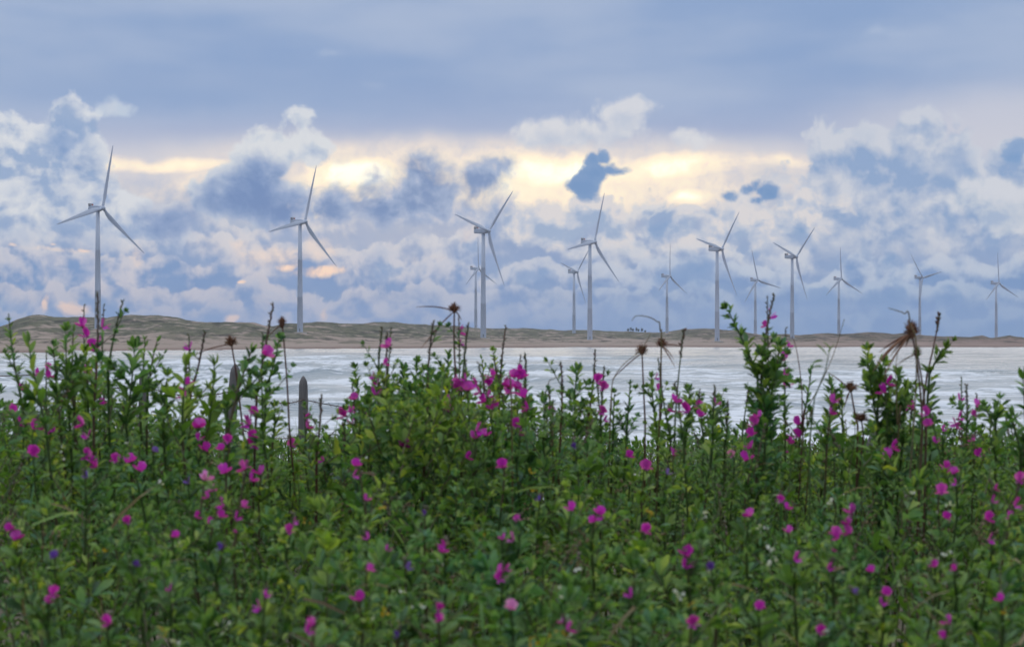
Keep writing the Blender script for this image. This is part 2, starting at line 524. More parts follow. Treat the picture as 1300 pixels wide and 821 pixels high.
def build_land():
    # ---- far dunes
    X = np.concatenate([np.linspace(-700, -20, 60), np.linspace(-15, 1320, 620), np.linspace(1330, 1900, 50)])
    t = np.concatenate([np.linspace(-.06, .2, 46), np.linspace(.206, 1.0, 110), np.linspace(1.02, 1.9, 26)])
    XX, TT = np.meshgrid(X, t)
    D = shore_d(XX) + TT * (ridge_d(XX) - shore_d(XX))
    Z = dune_z(XX, D)
    WX = (XX - CX) / F_PX * D
    num = 0
    for i in range(len(TURB)):
        bx, by, bz = turb_base(i)
        b0 = float(dune_z(np.array([(bx / by) * F_PX + CX]), np.array([by]))[0])
        wgt = np.exp(-(((WX - bx) / 60) ** 2 + ((D - by) / 130) ** 2))
        num = num + wgt * (bz - b0)
    Z = Z + num
    Z = np.where(TT < 0, SEA - 1.5 + TT * 20, Z)

    m, g, b = new_mat('dune')
    geo = g.node('ShaderNodeNewGeometry')
    pos = geo.outputs['Position']
    x, y, z = g.sep(pos)
    n1 = g.noise(g.vec('MULTIPLY', pos, (1 / 60, 1 / 110, 0)), 1.0, 7, .6)
    n2 = g.noise(g.vec('MULTIPLY', pos, (1 / 13, 1 / 34, 0)), 1.0, 6, .7)
    n3 = g.noise(g.vec('MULTIPLY', pos, (1 / 28, 1 / 60, 0)), 1.0, 6, .6)
    sand = g.mix(n2, (.26, .205, .170), (.39, .315, .27))
    pink = g.mix(g.step(n3, .4, .6), (.20, .14, .12), (.32, .23, .20))
    east = g.step(x, 120, 420)
    sand = g.mix(east * .8, sand, pink)
    wet = g.step(z, SEA + 1.7, SEA + .2)
    grass = g.mix(g.step(n2, .38, .62), (.052, .060, .038), (.150, .145, .095))
    scrub = g.mix(g.step(n2, .35, .65), (.05, .05, .035), (.20, .15, .12))
    grass = g.mix(east * .75, grass, scrub)
    hz = g.step(z + (n1 - .5) * 22 + (n3 - .5) * 14 + east * 2.5, -.2, 4.5)
    cov = g.math('MULTIPLY', hz, g.step(n3 + (n2 - .5) * .6, .36, .48))
    low = g.step(n3 + (n2 - .5) * .6, .50, .62) * g.step(z, -2.6, -1.6) * .75
    cov = cov.max(low)
    cc = g.mix(cov, sand, grass)
    dark = g.step(g.noise(g.vec('MULTIPLY', pos, (1 / 22, 1 / 70, 0)), 1.0, 5, .65), .54, .60) * g.step(z, -2.4, -1.0)
    cc = g.mix(dark * .8, cc, (.045, .045, .035))
    cc = g.mix(wet * .8, cc, (.19, .135, .115))
    g.put(b.inputs['Base Color'], cc)
    b.inputs['Roughness'].default_value = .95
    b.inputs['Specular IOR Level'].default_value = .1
    bp = g.node('ShaderNodeBump')
    bp.inputs['Distance'].default_value = 4.5
    bp.inputs['Strength'].default_value = .9
    g.put(bp.inputs['Height'], n2 + n3 * .8)
    g.l.new(bp.outputs[0], b.inputs['Normal'])
    tag(grid_obj('dunes', WX, D, Z, m), kind='structure')

    # ---- near ground: the back of the foreshore dune, falling to the beach and under the water
    xs = np.concatenate([np.linspace(-400, -30, 40), np.linspace(-28, 28, 140), np.linspace(30, 400, 40)])
    ys = np.concatenate([np.linspace(-60, 0, 20), np.linspace(.3, 20, 80), np.linspace(20.5, 75, 50)])
    GX, GY = np.meshgrid(xs, ys)
    GZ = ground_z(GX, GY)
    m, g, b = new_mat('sandy_soil')
    geo = g.node('ShaderNodeNewGeometry')
    pos = geo.outputs['Position']
    x, y, z = g.sep(pos)
    n = g.noise(pos, 1.3, 8, .6)
    n2 = g.noise(pos, 14, 5, .6)
    soil = g.mix(g.step(n, .4, .6), (.05, .055, .025), (.11, .09, .055))
    sand = g.mix(n2, (.33, .27, .20), (.45, .38, .30))
    g.put(b.inputs['Base Color'], g.mix(g.step(y + (n - .5) * 8, 17, 24), soil, sand))
    b.inputs['Roughness'].default_value = .95
    bp = g.node('ShaderNodeBump')
    bp.inputs['Distance'].default_value = .04
    g.put(bp.inputs['Height'], n2 + n)
    g.l.new(bp.outputs[0], b.inputs['Normal'])
    tag(grid_obj('ground', GX, GY, GZ, m), kind='structure')

    # ---- sea
    m, g, b = new_mat('sea_water')
    geo = g.node('ShaderNodeNewGeometry')
    pos = geo.outputs['Position']
    x, y, z = g.sep(pos)
    att = g.node('ShaderNodeAttribute', attribute_name='foam')
    fo = E(g, att.outputs['Fac'])
    a1 = g.noise(g.vec('MULTIPLY', pos, (.35, .9, 0)), 1.0, 6, .62)
    a2 = g.noise(g.vec('MULTIPLY', pos, (.045, .16, 0)), 1.0, 5, .6)
    a3 = g.noise(g.vec('MULTIPLY', pos, (1.5, 2.5, 0)), 1.0, 4, .6)
    a4 = g.noise(g.vec('MULTIPLY', pos, (.020, .075, 0)), 1.0, 5, .62)
    lace = g.step(a2 + (a1 - .5) * .7 + (a3 - .5) * .3, .47, .60)
    fm = g.math('MULTIPLY', fo, lace * .80 + .40, clamp=True)
    g.put(b.inputs['Base Color'], g.mix(fm, (.05, .105, .135), (.66, .70, .75)))
    g.put(b.inputs['Roughness'], fm * .5 + .16)
    b.inputs['IOR'].default_value = 1.333
    bp = g.node('ShaderNodeBump')
    bp.inputs['Distance'].default_value = 1.0
    bp.inputs['Strength'].default_value = .75
    g.put(bp.inputs['Height'], a1 * .40 + a2 * 2.6 + a3 * .06 + a4 * 2.2)
    g.l.new(bp.outputs[0], b.inputs['Normal'])
    # rows spaced evenly as the eye sees them, so the swell keeps its shape out to the far shore
    X = np.linspace(-1500, 2800, 900)
    e = np.concatenate([np.linspace(330, 130, 60), np.linspace(129, 7.0, 620), np.linspace(6.5, 1.5, 20)])
    d = -SEA * F_PX / e
    XX, DD = np.meshgrid(X, d)
    WX = (XX - CX) / F_PX * DD
    wx, wy = WX, DD
    wob = fbm(wx / 60, wy / 90, 3) * 26
    ph = (wy + wob + wx * .10)
    swell = np.zeros_like(wx)
    foam = np.zeros_like(wx)
    calm = smooth01((wy - 700) / 500)
    for (lam, amp, s) in ((44, .62, 0), (27, .34, 9), (15, .17, 21), (8, .08, 40)):
        env = .35 + 1.3 * np.clip(fbm(wx / (lam * 1.6) + s, wy / (lam * 1.1) + s, 3) + .45, 0, 1)
        p_ = 2 * np.pi * (ph / lam + fbm(wx / (lam * 2.2) + 2 * s, wy / (lam * 2.2), 3) * 1.6) + s
        w_ = (1 - np.abs(np.sin(p_ / 2))) ** 1.6
        swell += amp * env * w_ * (1 - .35 * calm)
    # rolling breakers in the surf on the left half of the bay
    brk = [(-24, 150, 26, 1.0), (-36, 205, 42, 1.15), (-30, 262, 55, 1.1), (8, 190, 20, .7), (-70, 330, 60, 1.0), (20, 120, 18, .55), (-20, 105, 22, .5), (60, 175, 26, .5), (34, 240, 30, .5), (-10, 420, 60, .8)]
    for (bx, by, wl, h) in brk:
        line = by + fbm(wx / 14 + bx, wy * 0 + by, 4) * 16
        env = np.exp(-(((wx - bx) / wl) ** 4))
        q = (wy - line)
        prof = np.where(q < 0, np.exp(-(q / 2.2) ** 2), np.exp(-(q / 9.0) ** 2))
        swell += h * env * prof * (.75 + .5 * (fbm(wx / 6, wy / 6, 4) + .5))
        foam += env * np.exp(-((q + 9) / 12.0) ** 2) * .9 + env * np.where((q > 0) & (q < 30), .35, 0)
    surf = np.exp(-((wy - 70) / 170.0) ** 2) * 1.1 + .9 * np.exp(-((wy - 260) / 190.0) ** 2) * smooth01((90 - wx) / 130)
    foam = np.clip(foam + surf * (.35 + 1.6 * np.clip(fbm(wx / 40, wy / 16, 4) + .38, 0, 1)), 0, 1)
    foam = np.clip(foam, .02, 1)
    Z = SEA + swell - .35
    o = grid_obj('sea', WX, DD, Z, m)
    at_ = o.data.attributes.new('foam', 'FLOAT', 'POINT')
    at_.data.foreach_set('value', foam.astype(np.float32).ravel())
    tag(o, kind='structure')


def ground_z(x, y):
    x, y = np.asarray(x, float), np.asarray(y, float)
    z = -1.3 - .2 * smooth01((y - 6) / 8) - 3.0 * smooth01((y - 15) / 20) - 2.5 * smooth01((y - 34) / 36)
    return z + fbm(x / 2.5, y / 2.5, 4) * .16 + fbm(x / 14 + 8, y / 14, 2) * .25 * smooth01((y - 8) / 6)


# ------------------------------------------------------------------ wind turbines
def ring(c, r, n, axis='z', rx=None):
    return [(c[0] + r * math.cos(2 * math.pi * k / n), c[1] + r * math.sin(2 * math.pi * k / n), c[2]) for k in range(n)]


def loft(rings, cap=True):
    n = len(rings[0])
    v = [p for r in rings for p in r]
    f = []
    for i in range(len(rings) - 1):
        for k in range(n):
            a, b = i * n + k, i * n + (k + 1) % n
            f.append((a, b, b + n, a + n))
    if cap:
        f.append(tuple(reversed(range(n))))
        f.append(tuple(range((len(rings) - 1) * n, len(rings) * n)))
    return v, f


def build_turbines():
    m, g, b = new_mat('turbine_paint_sky_cast')
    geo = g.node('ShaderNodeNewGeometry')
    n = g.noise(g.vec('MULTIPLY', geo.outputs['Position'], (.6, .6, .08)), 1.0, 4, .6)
    g.put(b.inputs['Base Color'], g.mix(n, (.41, .47, .58), (.45, .51, .62)))  # blue cast of skylight and haze is mixed into the paint colour
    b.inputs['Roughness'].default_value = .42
    m2, g, b = new_mat('cooler_grey')
    b.inputs['Base Color'].default_value = (.25, .26, .28, 1)
    mr, g, b = new_mat('beacon_red')
    b.inputs['Base Color'].default_value = (.45, .06, .04, 1)
    mc, g, b = new_mat('concrete')
    b.inputs['Base Color'].default_value = (.30, .28, .26, 1)
    b.inputs['Roughness'].default_value = .9
    md, g, b = new_mat('door_grey')
    b.inputs['Base Color'].default_value = (.18, .20, .22, 1)
    OV = 5.0    # hub ahead of the tower axis

    labels = {
        0: 'tall white wind turbine at the far left, one blade nearly upright',
        1: 'tall white wind turbine standing alone left of centre before the orange cloud streak',
        2: 'large white wind turbine near the centre with a smaller one half hidden behind its tower',
        3: 'smaller distant wind turbine half hidden behind the tower of the large central one',
        4: 'small wind turbine just left of and behind the large one under the little blue cloud',
        5: 'large wind turbine under the dark blue cloud, small one on its left',
        6: 'small wind turbine with one blade straight up, alone between two large ones right of centre',
        7: 'large white wind turbine right of centre, beside the green hill top on the far dunes',
        8: 'small wind turbine between the two last large ones on the right',
        9: 'rightmost of the large white wind turbines, long blade raised to the upper right',
        10: 'small wind turbine with a vertical blade, first to the right of the last large one',
        11: 'small wind turbine with two blades in a V and one pointing straight down, far right',
        12: 'rightmost small wind turbine, near the right edge of the picture',
    }

    def shared(name, v, f, mat, smooth=True):
        me = bpy.data.meshes.new(name)
        me.from_pydata(v, [], f)
        me.materials.append(mat)
        if smooth: me.polygons.foreach_set('use_smooth', [True] * len(me.polygons))
        me.update()
        return me

    # tower
    N = 28
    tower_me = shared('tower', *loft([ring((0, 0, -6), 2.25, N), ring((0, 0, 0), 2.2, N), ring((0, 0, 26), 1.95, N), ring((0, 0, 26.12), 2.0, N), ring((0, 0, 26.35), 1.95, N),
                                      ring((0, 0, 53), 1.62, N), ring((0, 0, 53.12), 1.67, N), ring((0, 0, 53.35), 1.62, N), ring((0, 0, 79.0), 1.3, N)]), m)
    base_me = shared('foundation', *loft([ring((0, 0, -4), 5.2, N), ring((0, 0, .35), 5.0, N), ring((0, 0, .6), 3.0, N)]), mc)
    # door on the tower
    dv, df = [], []
    for (z0, z1) in ((.9, 3.2),):
        for k in range(5):
            a = R(-100 + k * 5)
            dv += [(2.23 * math.cos(a), 2.23 * math.sin(a), z0), (2.23 * math.cos(a), 2.23 * math.sin(a), z1)]
        df = [(2 * k, 2 * k + 2, 2 * k + 3, 2 * k + 1) for k in range(4)]
    door_me = shared('door', dv, df, md)

    # nacelle: rounded box lofted along -x' (local +y is the rotor axis)
    def rrect(y, w, h, zc, r=.5, n=6):
        pts = []
        for (sx, sz, a0) in ((1, 1, 0), (-1, 1, 90), (-1, -1, 180), (1, -1, 270)):
            for k in range(n):
                a = R(a0 + 90 * k / (n - 1))
                pts.append((sx * (w / 2 - r) + r * math.cos(a), y, zc + sz * (h / 2 - r) + r * math.sin(a)))
        return pts
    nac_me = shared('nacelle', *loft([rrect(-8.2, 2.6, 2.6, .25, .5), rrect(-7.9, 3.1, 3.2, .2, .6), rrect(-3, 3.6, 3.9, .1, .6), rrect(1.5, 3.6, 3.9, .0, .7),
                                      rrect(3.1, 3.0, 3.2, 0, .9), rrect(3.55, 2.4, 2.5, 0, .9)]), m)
    cool_me = shared('cooler', *loft([rrect(-7.9, 3.0, .5, 2.1, .12), rrect(-7.8, 3.3, 1.9, 2.7, .2), rrect(-6.4, 3.3, 1.9, 2.7, .2), rrect(-6.2, 3.0, .6, 2.2, .12)]), m2)
    beac_me = shared('beacon', *loft([ring((0, -5.2, 2.0), .35, 10), ring((0, -5.2, 2.9), .35, 10), ring((0, -5.2, 3.1), .2, 10)]), mr)
    # hub / spinner, axis +y
    def yring(y, r, n=20): return [(r * math.cos(2 * math.pi * k / n), y, r * math.sin(2 * math.pi * k / n)) for k in range(n)]
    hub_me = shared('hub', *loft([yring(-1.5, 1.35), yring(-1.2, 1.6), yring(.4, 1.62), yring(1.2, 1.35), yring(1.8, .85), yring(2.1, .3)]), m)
    # blade along +z, chord mostly in the rotor plane (x)
    secs = []
    for r, ch, th, tw in ((.9, 1.9, 1.9, 0), (2.5, 1.9, 1.85, 0), (5, 2.6, 1.3, 16), (9, 3.5, .85, 13), (14, 3.1, .62, 10), (21, 2.45, .42, 6), (29, 1.8, .28, 3), (36, 1.3, .18, 1.5), (41, .85, .11, 0), (43.4, .42, .06, 0), (44, .12, .03, 0)):
        pts = []
        for k in range(14):
            a = 2 * math.pi * k / 14
            cx_ = math.cos(a) * ch / 2 - (ch * .18 if r > 3 else 0)
            cy_ = math.sin(a) * th / 2 * (1.0 if r < 3 else (.55 + .45 * math.cos((a - .3))) if math.cos(a) < 0 else 1)
            t_ = R(tw)
            bend = .035 * max(0, r - 10) ** 1.25 * .9
            pts.append((cx_ * math.cos(t_) - cy_ * math.sin(t_), cx_ * math.sin(t_) + cy_ * math.cos(t_) + bend, r))
        secs.append(pts)
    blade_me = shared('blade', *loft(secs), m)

    def part(name, me, parent, mat=None):
        o = bpy.data.objects.new(name, me)
        col.objects.link(o)
        o.parent = parent
        if mat is not None: o.matrix_local = mat
        return o

    for i, (hx, hy, tx, d, c, ph) in enumerate(TURB):
        bx, by, bz = turb_base(i)
        root = empty('wind_turbine', (bx, by, bz))
        tag(root, labels[i], 'wind turbine', 'wind turbines on the far dunes')
        az = math.atan2(bx, by)
        psi = math.acos(c) - az            # rotor axis: right of the line towards the camera
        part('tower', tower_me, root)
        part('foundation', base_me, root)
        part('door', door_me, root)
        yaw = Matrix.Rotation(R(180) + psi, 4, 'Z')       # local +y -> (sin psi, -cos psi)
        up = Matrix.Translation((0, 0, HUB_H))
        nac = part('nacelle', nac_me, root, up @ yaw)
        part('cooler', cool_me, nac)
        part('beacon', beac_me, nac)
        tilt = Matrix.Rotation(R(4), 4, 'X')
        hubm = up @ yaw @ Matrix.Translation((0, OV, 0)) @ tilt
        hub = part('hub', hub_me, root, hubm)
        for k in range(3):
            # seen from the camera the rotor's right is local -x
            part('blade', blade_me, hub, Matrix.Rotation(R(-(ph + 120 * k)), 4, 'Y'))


def build_haze():
    bpy.ops.mesh.primitive_cube_add(size=1)
    o = bpy.context.object
    o.name = 'haze'
    o.data.name = 'haze'
    o.scale = (16500, 9500, 170)
    o.location = (0, 3900, -10 + 85)
    m = bpy.data.materials.new('haze')
    m.use_nodes = True
    nt = m.node_tree
    nt.nodes.clear()
    v = nt.nodes.new('ShaderNodeVolumePrincipled')
    v.inputs['Color'].default_value = (.80, .86, 1.0, 1)
    v.inputs['Density'].default_value = .00007
    v.inputs['Anisotropy'].default_value = .2
    out = nt.nodes.new('ShaderNodeOutputMaterial')
    nt.links.new(v.outputs[0], out.inputs['Volume'])
    o.data.materials.append(m)
    tag(o, kind='stuff')
# ------------------------------------------------------------------ plants
def leaf_material(name, stops, trans=.35, rough=.5, tcol=1.6):
    m, g, b = new_mat(name)
    geo = g.node('ShaderNodeNewGeometry')
    rp = E(g, geo.outputs['Random Per Island'])
    big = g.noise(geo.outputs['Position'], 2.6, 3, .5)
    patch = g.noise(geo.outputs['Position'], 4.5, 4, .55)
    oi = g.node('ShaderNodeObjectInfo')
    f = g.math('FRACT', rp * .75 + big * .9 + E(g, oi.outputs['Random']) * .35)
    base = g.ramp(f, stops)
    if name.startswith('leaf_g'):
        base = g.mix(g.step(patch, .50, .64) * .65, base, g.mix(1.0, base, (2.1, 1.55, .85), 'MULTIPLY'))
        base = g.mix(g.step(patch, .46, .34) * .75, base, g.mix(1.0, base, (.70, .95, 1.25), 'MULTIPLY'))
    n = g.noise(geo.outputs['Position'], 160, 3, .6)
    base = g.mix(g.step(n, .52, .72) * .35, base, g.mix(1.0, base, (1.5, 1.25, .8), 'MULTIPLY'))
    g.put(b.inputs['Base Color'], base)
    b.inputs['Roughness'].default_value = rough
    b.inputs['Specular IOR Level'].default_value = .35
    tr = g.node('ShaderNodeBsdfTranslucent')
    g.put(tr.inputs[0], g.mix(1.0, base, (tcol, tcol * 1.05, tcol * .55), 'MULTIPLY'))
    mx = g.node('ShaderNodeMixShader')
    mx.inputs[0].default_value = trans
    out = [n_ for n_ in g.n if n_.type == 'OUTPUT_MATERIAL'][0]
    g.l.new(b.outputs[0], mx.inputs[1])
    g.l.new(tr.outputs[0], mx.inputs[2])
    g.l.new(mx.outputs[0], out.inputs[0])
    return m


PM = {}


def plant_materials():
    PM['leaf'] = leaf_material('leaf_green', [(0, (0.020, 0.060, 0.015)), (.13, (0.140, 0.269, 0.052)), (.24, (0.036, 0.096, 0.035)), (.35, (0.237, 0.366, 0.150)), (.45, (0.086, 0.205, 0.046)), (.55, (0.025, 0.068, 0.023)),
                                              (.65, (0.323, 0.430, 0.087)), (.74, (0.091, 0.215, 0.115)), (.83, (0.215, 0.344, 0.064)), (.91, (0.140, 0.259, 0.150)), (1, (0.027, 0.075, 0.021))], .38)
    PM['fresh'] = leaf_material('leaf_fresh', [(0, (.085, .17, .028)), (.4, (.12, .215, .034)), (.7, (.16, .235, .040)), (1, (.08, .16, .035))], .4)
    PM['broad'] = leaf_material('leaf_broad', [(0, (.045, .11, .022)), (.4, (.075, .16, .030)), (.7, (.060, .13, .026)), (1, (.10, .18, .035))], .3)
    PM['dry'] = leaf_material('leaf_dry', [(0, (.16, .12, .055)), (.4, (.22, .17, .09)), (.7, (.12, .085, .05)), (1, (.26, .22, .13))], .2, .8, 1.2)
    PM['stem'] = leaf_material('stem_green', [(0, (.065, .115, .035)), (.5, (.10, .13, .05)), (1, (.13, .095, .06))], .1)
    PM['red'] = leaf_material('stem_reddish', [(0, (.13, .055, .045)), (.5, (.16, .085, .06)), (1, (.09, .05, .04))], .0)
    PM['brown'] = leaf_material('seed_brown', [(0, (.19, .085, .055)), (.5, (.12, .055, .040)), (1, (.28, .15, .09))], .15, .85, 1.2)
    PM['bud'] = leaf_material('bud', [(0, (.12, .12, .06)), (.35, (.24, .20, .17)), (.6, (.15, .08, .10)), (1, (.10, .13, .06))], .15)
    PM['mag'] = leaf_material('petal_magenta', [(0, (.62, .032, .58)), (.45, (.76, .075, .76)), (.75, (.50, .022, .42)), (1, (.80, .16, .78))], .45, .6, 1.15)
    PM['pink'] = leaf_material('petal_pale', [(0, (.80, .24, .76)), (.6, (.74, .18, .70)), (1, (.84, .38, .80))], .45, .6, 1.1)
    PM['pur'] = leaf_material('petal_purple', [(0, (.16, .07, .46)), (.5, (.24, .10, .52)), (1, (.32, .20, .62))], .4, .6, 1.1)
    PM['white'] = leaf_material('petal_white', [(0, (.62, .64, .60)), (1, (.72, .72, .70))], .4, .6, 1.0)
    PM['yel'] = leaf_material('leaf_yellow', [(0, (.42, .28, .02)), (1, (.50, .36, .04))], .4, .6, 1.0)


PKEYS = ['leaf', 'fresh', 'dry', 'stem', 'red', 'brown', 'bud', 'mag', 'pink', 'pur', 'white', 'yel', 'broad']

# leaf templates: (12 vertices in unit length along y, width 1 across x, quads)
def leaf_tpl(ws, ss=(0, .33, .70, 1.0), fold=.22, droop=.18):
    v = []
    for s, w in zip(ss, ws):
        for sx in (-1, 0, 1):
            v.append((sx * w / 2, s, abs(sx) * w * fold * 1.3, - droop * s * s))
    f = []
    for i in range(len(ss) - 1):
        for k in range(2):
            a = i * 3 + k
            f.append((a, a + 1, a + 4, a + 3))
    return np.array(v), np.array(f)


TPL = {
    'obov': leaf_tpl((.10, .66, 1.0, .30)),
    'ellip': leaf_tpl((.10, .95, .85, .06)),
    'blade': leaf_tpl((.8, 1.0, .7, .05), droop=.55),
    'round': (None, None),
    'petal': leaf_tpl((.2, .85, 1.0, .45), fold=.10, droop=-.15),
}
_a = []
_rv, _rf = [(0, 0, 0, 0)], []
for k in range(12):
    a_ = 2 * math.pi * k / 12
    r_ = .5 * (1 + .10 * math.cos(a_ * 1.0)) * (.80 if k == 0 else 1)
    _rv.append((math.sin(a_) * r_ * 1.0, .45 - math.cos(a_) * r_ * .95, .10 * math.cos(2 * a_) + .06, .04 * math.sin(3 * a_)))
_rv[0] = (0, .42, -.05, 0)
for k in range(0, 12, 2):
    _rf.append((0, 1 + k, 1 + (k + 1) % 12, 1 + (k + 2) % 12))
TPL['round'] = (np.array(_rv), np.array(_rf))


class Acc:
    """collects leaves and tubes and turns them into ONE mesh object"""
    def __init__(self):
        self.lv = {}
        self.V, self.Fc, self.M = [], [], []
        self.n = 0

    def leaf(self, pos, d, up, L, W, tpl='obov', mat='leaf'):
        self.lv.setdefault((tpl, mat), []).append((*pos, *d, *up, L, W))

    def tube(self, pts, rads, mat='stem', n=4):
        pts = [Vector(p) for p in pts]
        base = self.n
        for i, p in enumerate(pts):
            t = (pts[min(i + 1, len(pts) - 1)] - pts[max(i - 1, 0)]).normalized()
            a = t.cross(Vector((0, 1, .13)))
            if a.length < 1e-3: a = t.cross(Vector((1, 0, 0)))
            a.normalize()
            b = t.cross(a)
            for k in range(n):
                q = p + (a * math.cos(2 * math.pi * k / n) + b * math.sin(2 * math.pi * k / n)) * rads[i]
                self.V.append(np.array([q]))
        for i in range(len(pts) - 1):
            for k in range(n):
                u, w = base + i * n + k, base + i * n + (k + 1) % n
                self.Fc.append(np.array([[u, w, w + n, u + n]]))
                self.M.append(np.array([PKEYS.index(mat)]))
        self.n += len(pts) * n

    def blob(self, c, r, L, axis, mat='bud'):
        """a small pointed bud"""
        axis = Vector(axis).normalized()
        c = Vector(c)
        self.tube([c, c + axis * L * .25, c + axis * L * .65, c + axis * L], [r * .35, r, r * .85, r * .1], mat, 5)

    def flush(self):
        for (tpl, mat), rows in self.lv.items():
            A = np.array(rows)
            v, f = TPL[tpl]
            P_, D, U, L, W = A[:, 0:3], A[:, 3:6], A[:, 6:9], A[:, 9], A[:, 10]
            D = D / np.linalg.norm(D, axis=1, keepdims=True)
            S = np.cross(D, U)
            S /= np.linalg.norm(S, axis=1, keepdims=True) + 1e-9
            N = np.cross(S, D)
            vv = (P_[:, None, :] + S[:, None, :] * (v[None, :, 0:1] * W[:, None, None]) + D[:, None, :] * (v[None, :, 1:2] * L[:, None, None])
                  + N[:, None, :] * (v[None, :, 2:3] * W[:, None, None] + v[None, :, 3:4] * L[:, None, None]))
            k = len(v)
            ff = f[None] + (np.arange(len(A)) * k)[:, None, None] + self.n
            self.V.append(vv.reshape(-1, 3))
            self.Fc.append(ff.reshape(-1, 4))
            self.M.append(np.full(len(A) * len(f), PKEYS.index(mat)))
            self.n += len(A) * k
        self.lv = {}

    def build(self, name, parent=None, origin=(0, 0, 0)):
        self.flush()
        v = np.concatenate(self.V) - np.array(origin)
        f, mi = np.concatenate(self.Fc), np.concatenate(self.M)
        used = sorted(set(mi.tolist()))
        remap = np.zeros(len(PKEYS), int)
        for i, u_ in enumerate(used): remap[u_] = i
        o = np_mesh(name, v, f, [PM[PKEYS[u_]] for u_ in used], remap[mi])
        o.parent = parent
        return o

    def empty_(self):
        return self.n == 0 and not self.lv


def rdir(spread=1.0):
    return Vector((rnd.gauss(0, 1), rnd.gauss(0, 1), rnd.gauss(0, 1))).normalized() * spread


def bez(p0, p1, p2, n):
    return [(p0 * (1 - t) ** 2 + p1 * 2 * t * (1 - t) + p2 * t * t) for t in (i / (n - 1) for i in range(n))]


def leaf_cluster(A, p, out, up, L, mat='leaf', kind='tri'):
    """a trifoliate leaf (or a single one) growing at p"""
    out = Vector(out).normalized()
    up = Vector(up)
    if kind == 'single':
        A.leaf(p, out, up + rdir(.3), L * 1.15, L * .42, 'ellip', mat)
        return
    pet = p + out * L * .25
    side = out.cross(up)
    if side.length < 1e-3: side = Vector((1, 0, 0))
    side.normalize()
    for s, sc in ((0, 1.1), (1, .92), (-1, .92)):
        d = (out + side * s * .75 + rdir(.12)).normalized()
        A.leaf(pet, d, up + rdir(.35), L * sc, L * sc * rnd.uniform(.34, .48), 'obov', mat)


def dress(A, pts, t0, t1, spacing, L, mat='leaf', kind='tri', angle=.75, taper=.45, Lvar=.25):
    """leaves along a stem between fractions t0..t1 of its length"""
    seg = [(pts[i + 1] - pts[i]).length for i in range(len(pts) - 1)]
    tot = sum(seg)
    s, ph = t0 * tot, rnd.uniform(0, 6.28)
    while s < t1 * tot:
        q, i = s, 0
        while i < len(seg) - 1 and q > seg[i]:
            q -= seg[i]
            i += 1
        t = (pts[i + 1] - pts[i]).normalized()
        p = pts[i] + t * q
        a = t.cross(Vector((1, .2, 0))).normalized()
        b = t.cross(a)
        ph += 2.4 + rnd.uniform(-.4, .4)
        rad = a * math.cos(ph) + b * math.sin(ph)
        f = (s / tot - t0) / max(t1 - t0, 1e-6)
        l = L * (1 - taper * f ** 2) * rnd.uniform(1 - Lvar, 1 + Lvar)
        out = (t * (1.0 - .1 * f) + rad * angle * rnd.uniform(.7, 1.3)).normalized()
        leaf_cluster(A, p, out, t + rdir(.2), l, mat, kind)
        s += spacing * rnd.uniform(.7, 1.3)
    if t1 >= .999:
        for k in range(3):
            leaf_cluster(A, pts[-1], (pts[-1] - pts[-2]).normalized() + rdir(.35), rdir(), L * .6, mat, kind)


def stem_path(tip, low, base, n=12):
    """tip and low are seen in the photo; below low the stem goes down to its root"""
    mid = (tip + low) / 2 + Vector((rnd.uniform(-1, 1), rnd.uniform(-1, 1), 0)) * (tip - low).length * .05
    up = bez(low, mid, tip, n)
    dn = bez(base, base * .4 + low * .6 + (low - tip) * .25, low, 6)
    return dn[:-1] + up, len(dn) - 1


def ground_at(x, y):
    return Vector((x, y, float(ground_z(x, y)) - .03))


# ---- flower meshes (shared): standard petal, wings, keel and calyx, facing local -y, growing from 0,0,0
def make_flower_mesh(name, mat, open_=1.0, size=.017):
    A = Acc()
    s = size
    # standard: two broad lobes, bent back
    for sx in (-1, 1):
        A.leaf((0, 0, 0), (sx * .42, -.35, .95), (0, 1, .3), s * .95, s * .85 * open_, 'petal', mat)
    A.leaf((0, 0, 0), (0, -.25, 1), (0, 1, .25), s * 1.0, s * .75 * open_, 'petal', mat)
    for sx in (-1, 1):
        A.leaf((sx * s * .08, 0, 0), (sx * .55, -.9, .05), (sx * .4, .2, 1), s * .85, s * .48, 'petal', mat)
    A.leaf((0, 0, 0), (0, -1, -.25), (0, 0, 1), s * .75, s * .34, 'petal', mat)
    A.tube([(0, s * .30, -s * .08), (0, s * .12, -s * .02), (0, -s * .05, 0)], [s * .05, s * .15, s * .11], 'bud', 6)
    A.flush()
    v, f = np.concatenate(A.V), np.concatenate(A.Fc)
    mi = np.concatenate(A.M)
    used = sorted(set(mi.tolist()))
    o = np_mesh(name, v, f, [PM[PKEYS[u_]] for u_ in used], np.array([used.index(k) for k in mi]))
    me = o.data
    bpy.data.objects.remove(o)
    return me


FL = {}


def put_flower(parent, pos, kind='mag', scale=1.0):
    me = rnd.choice(FL[kind])
    o = bpy.data.objects.new('flower', me)
    col.objects.link(o)
    o.parent = parent
    o.location = Vector(pos) - parent.location
    o.rotation_euler = (rnd.uniform(-.5, .4), rnd.uniform(-.5, .5), rnd.uniform(-1.5, 1.5))
    o.scale = (scale,) * 3
    return o


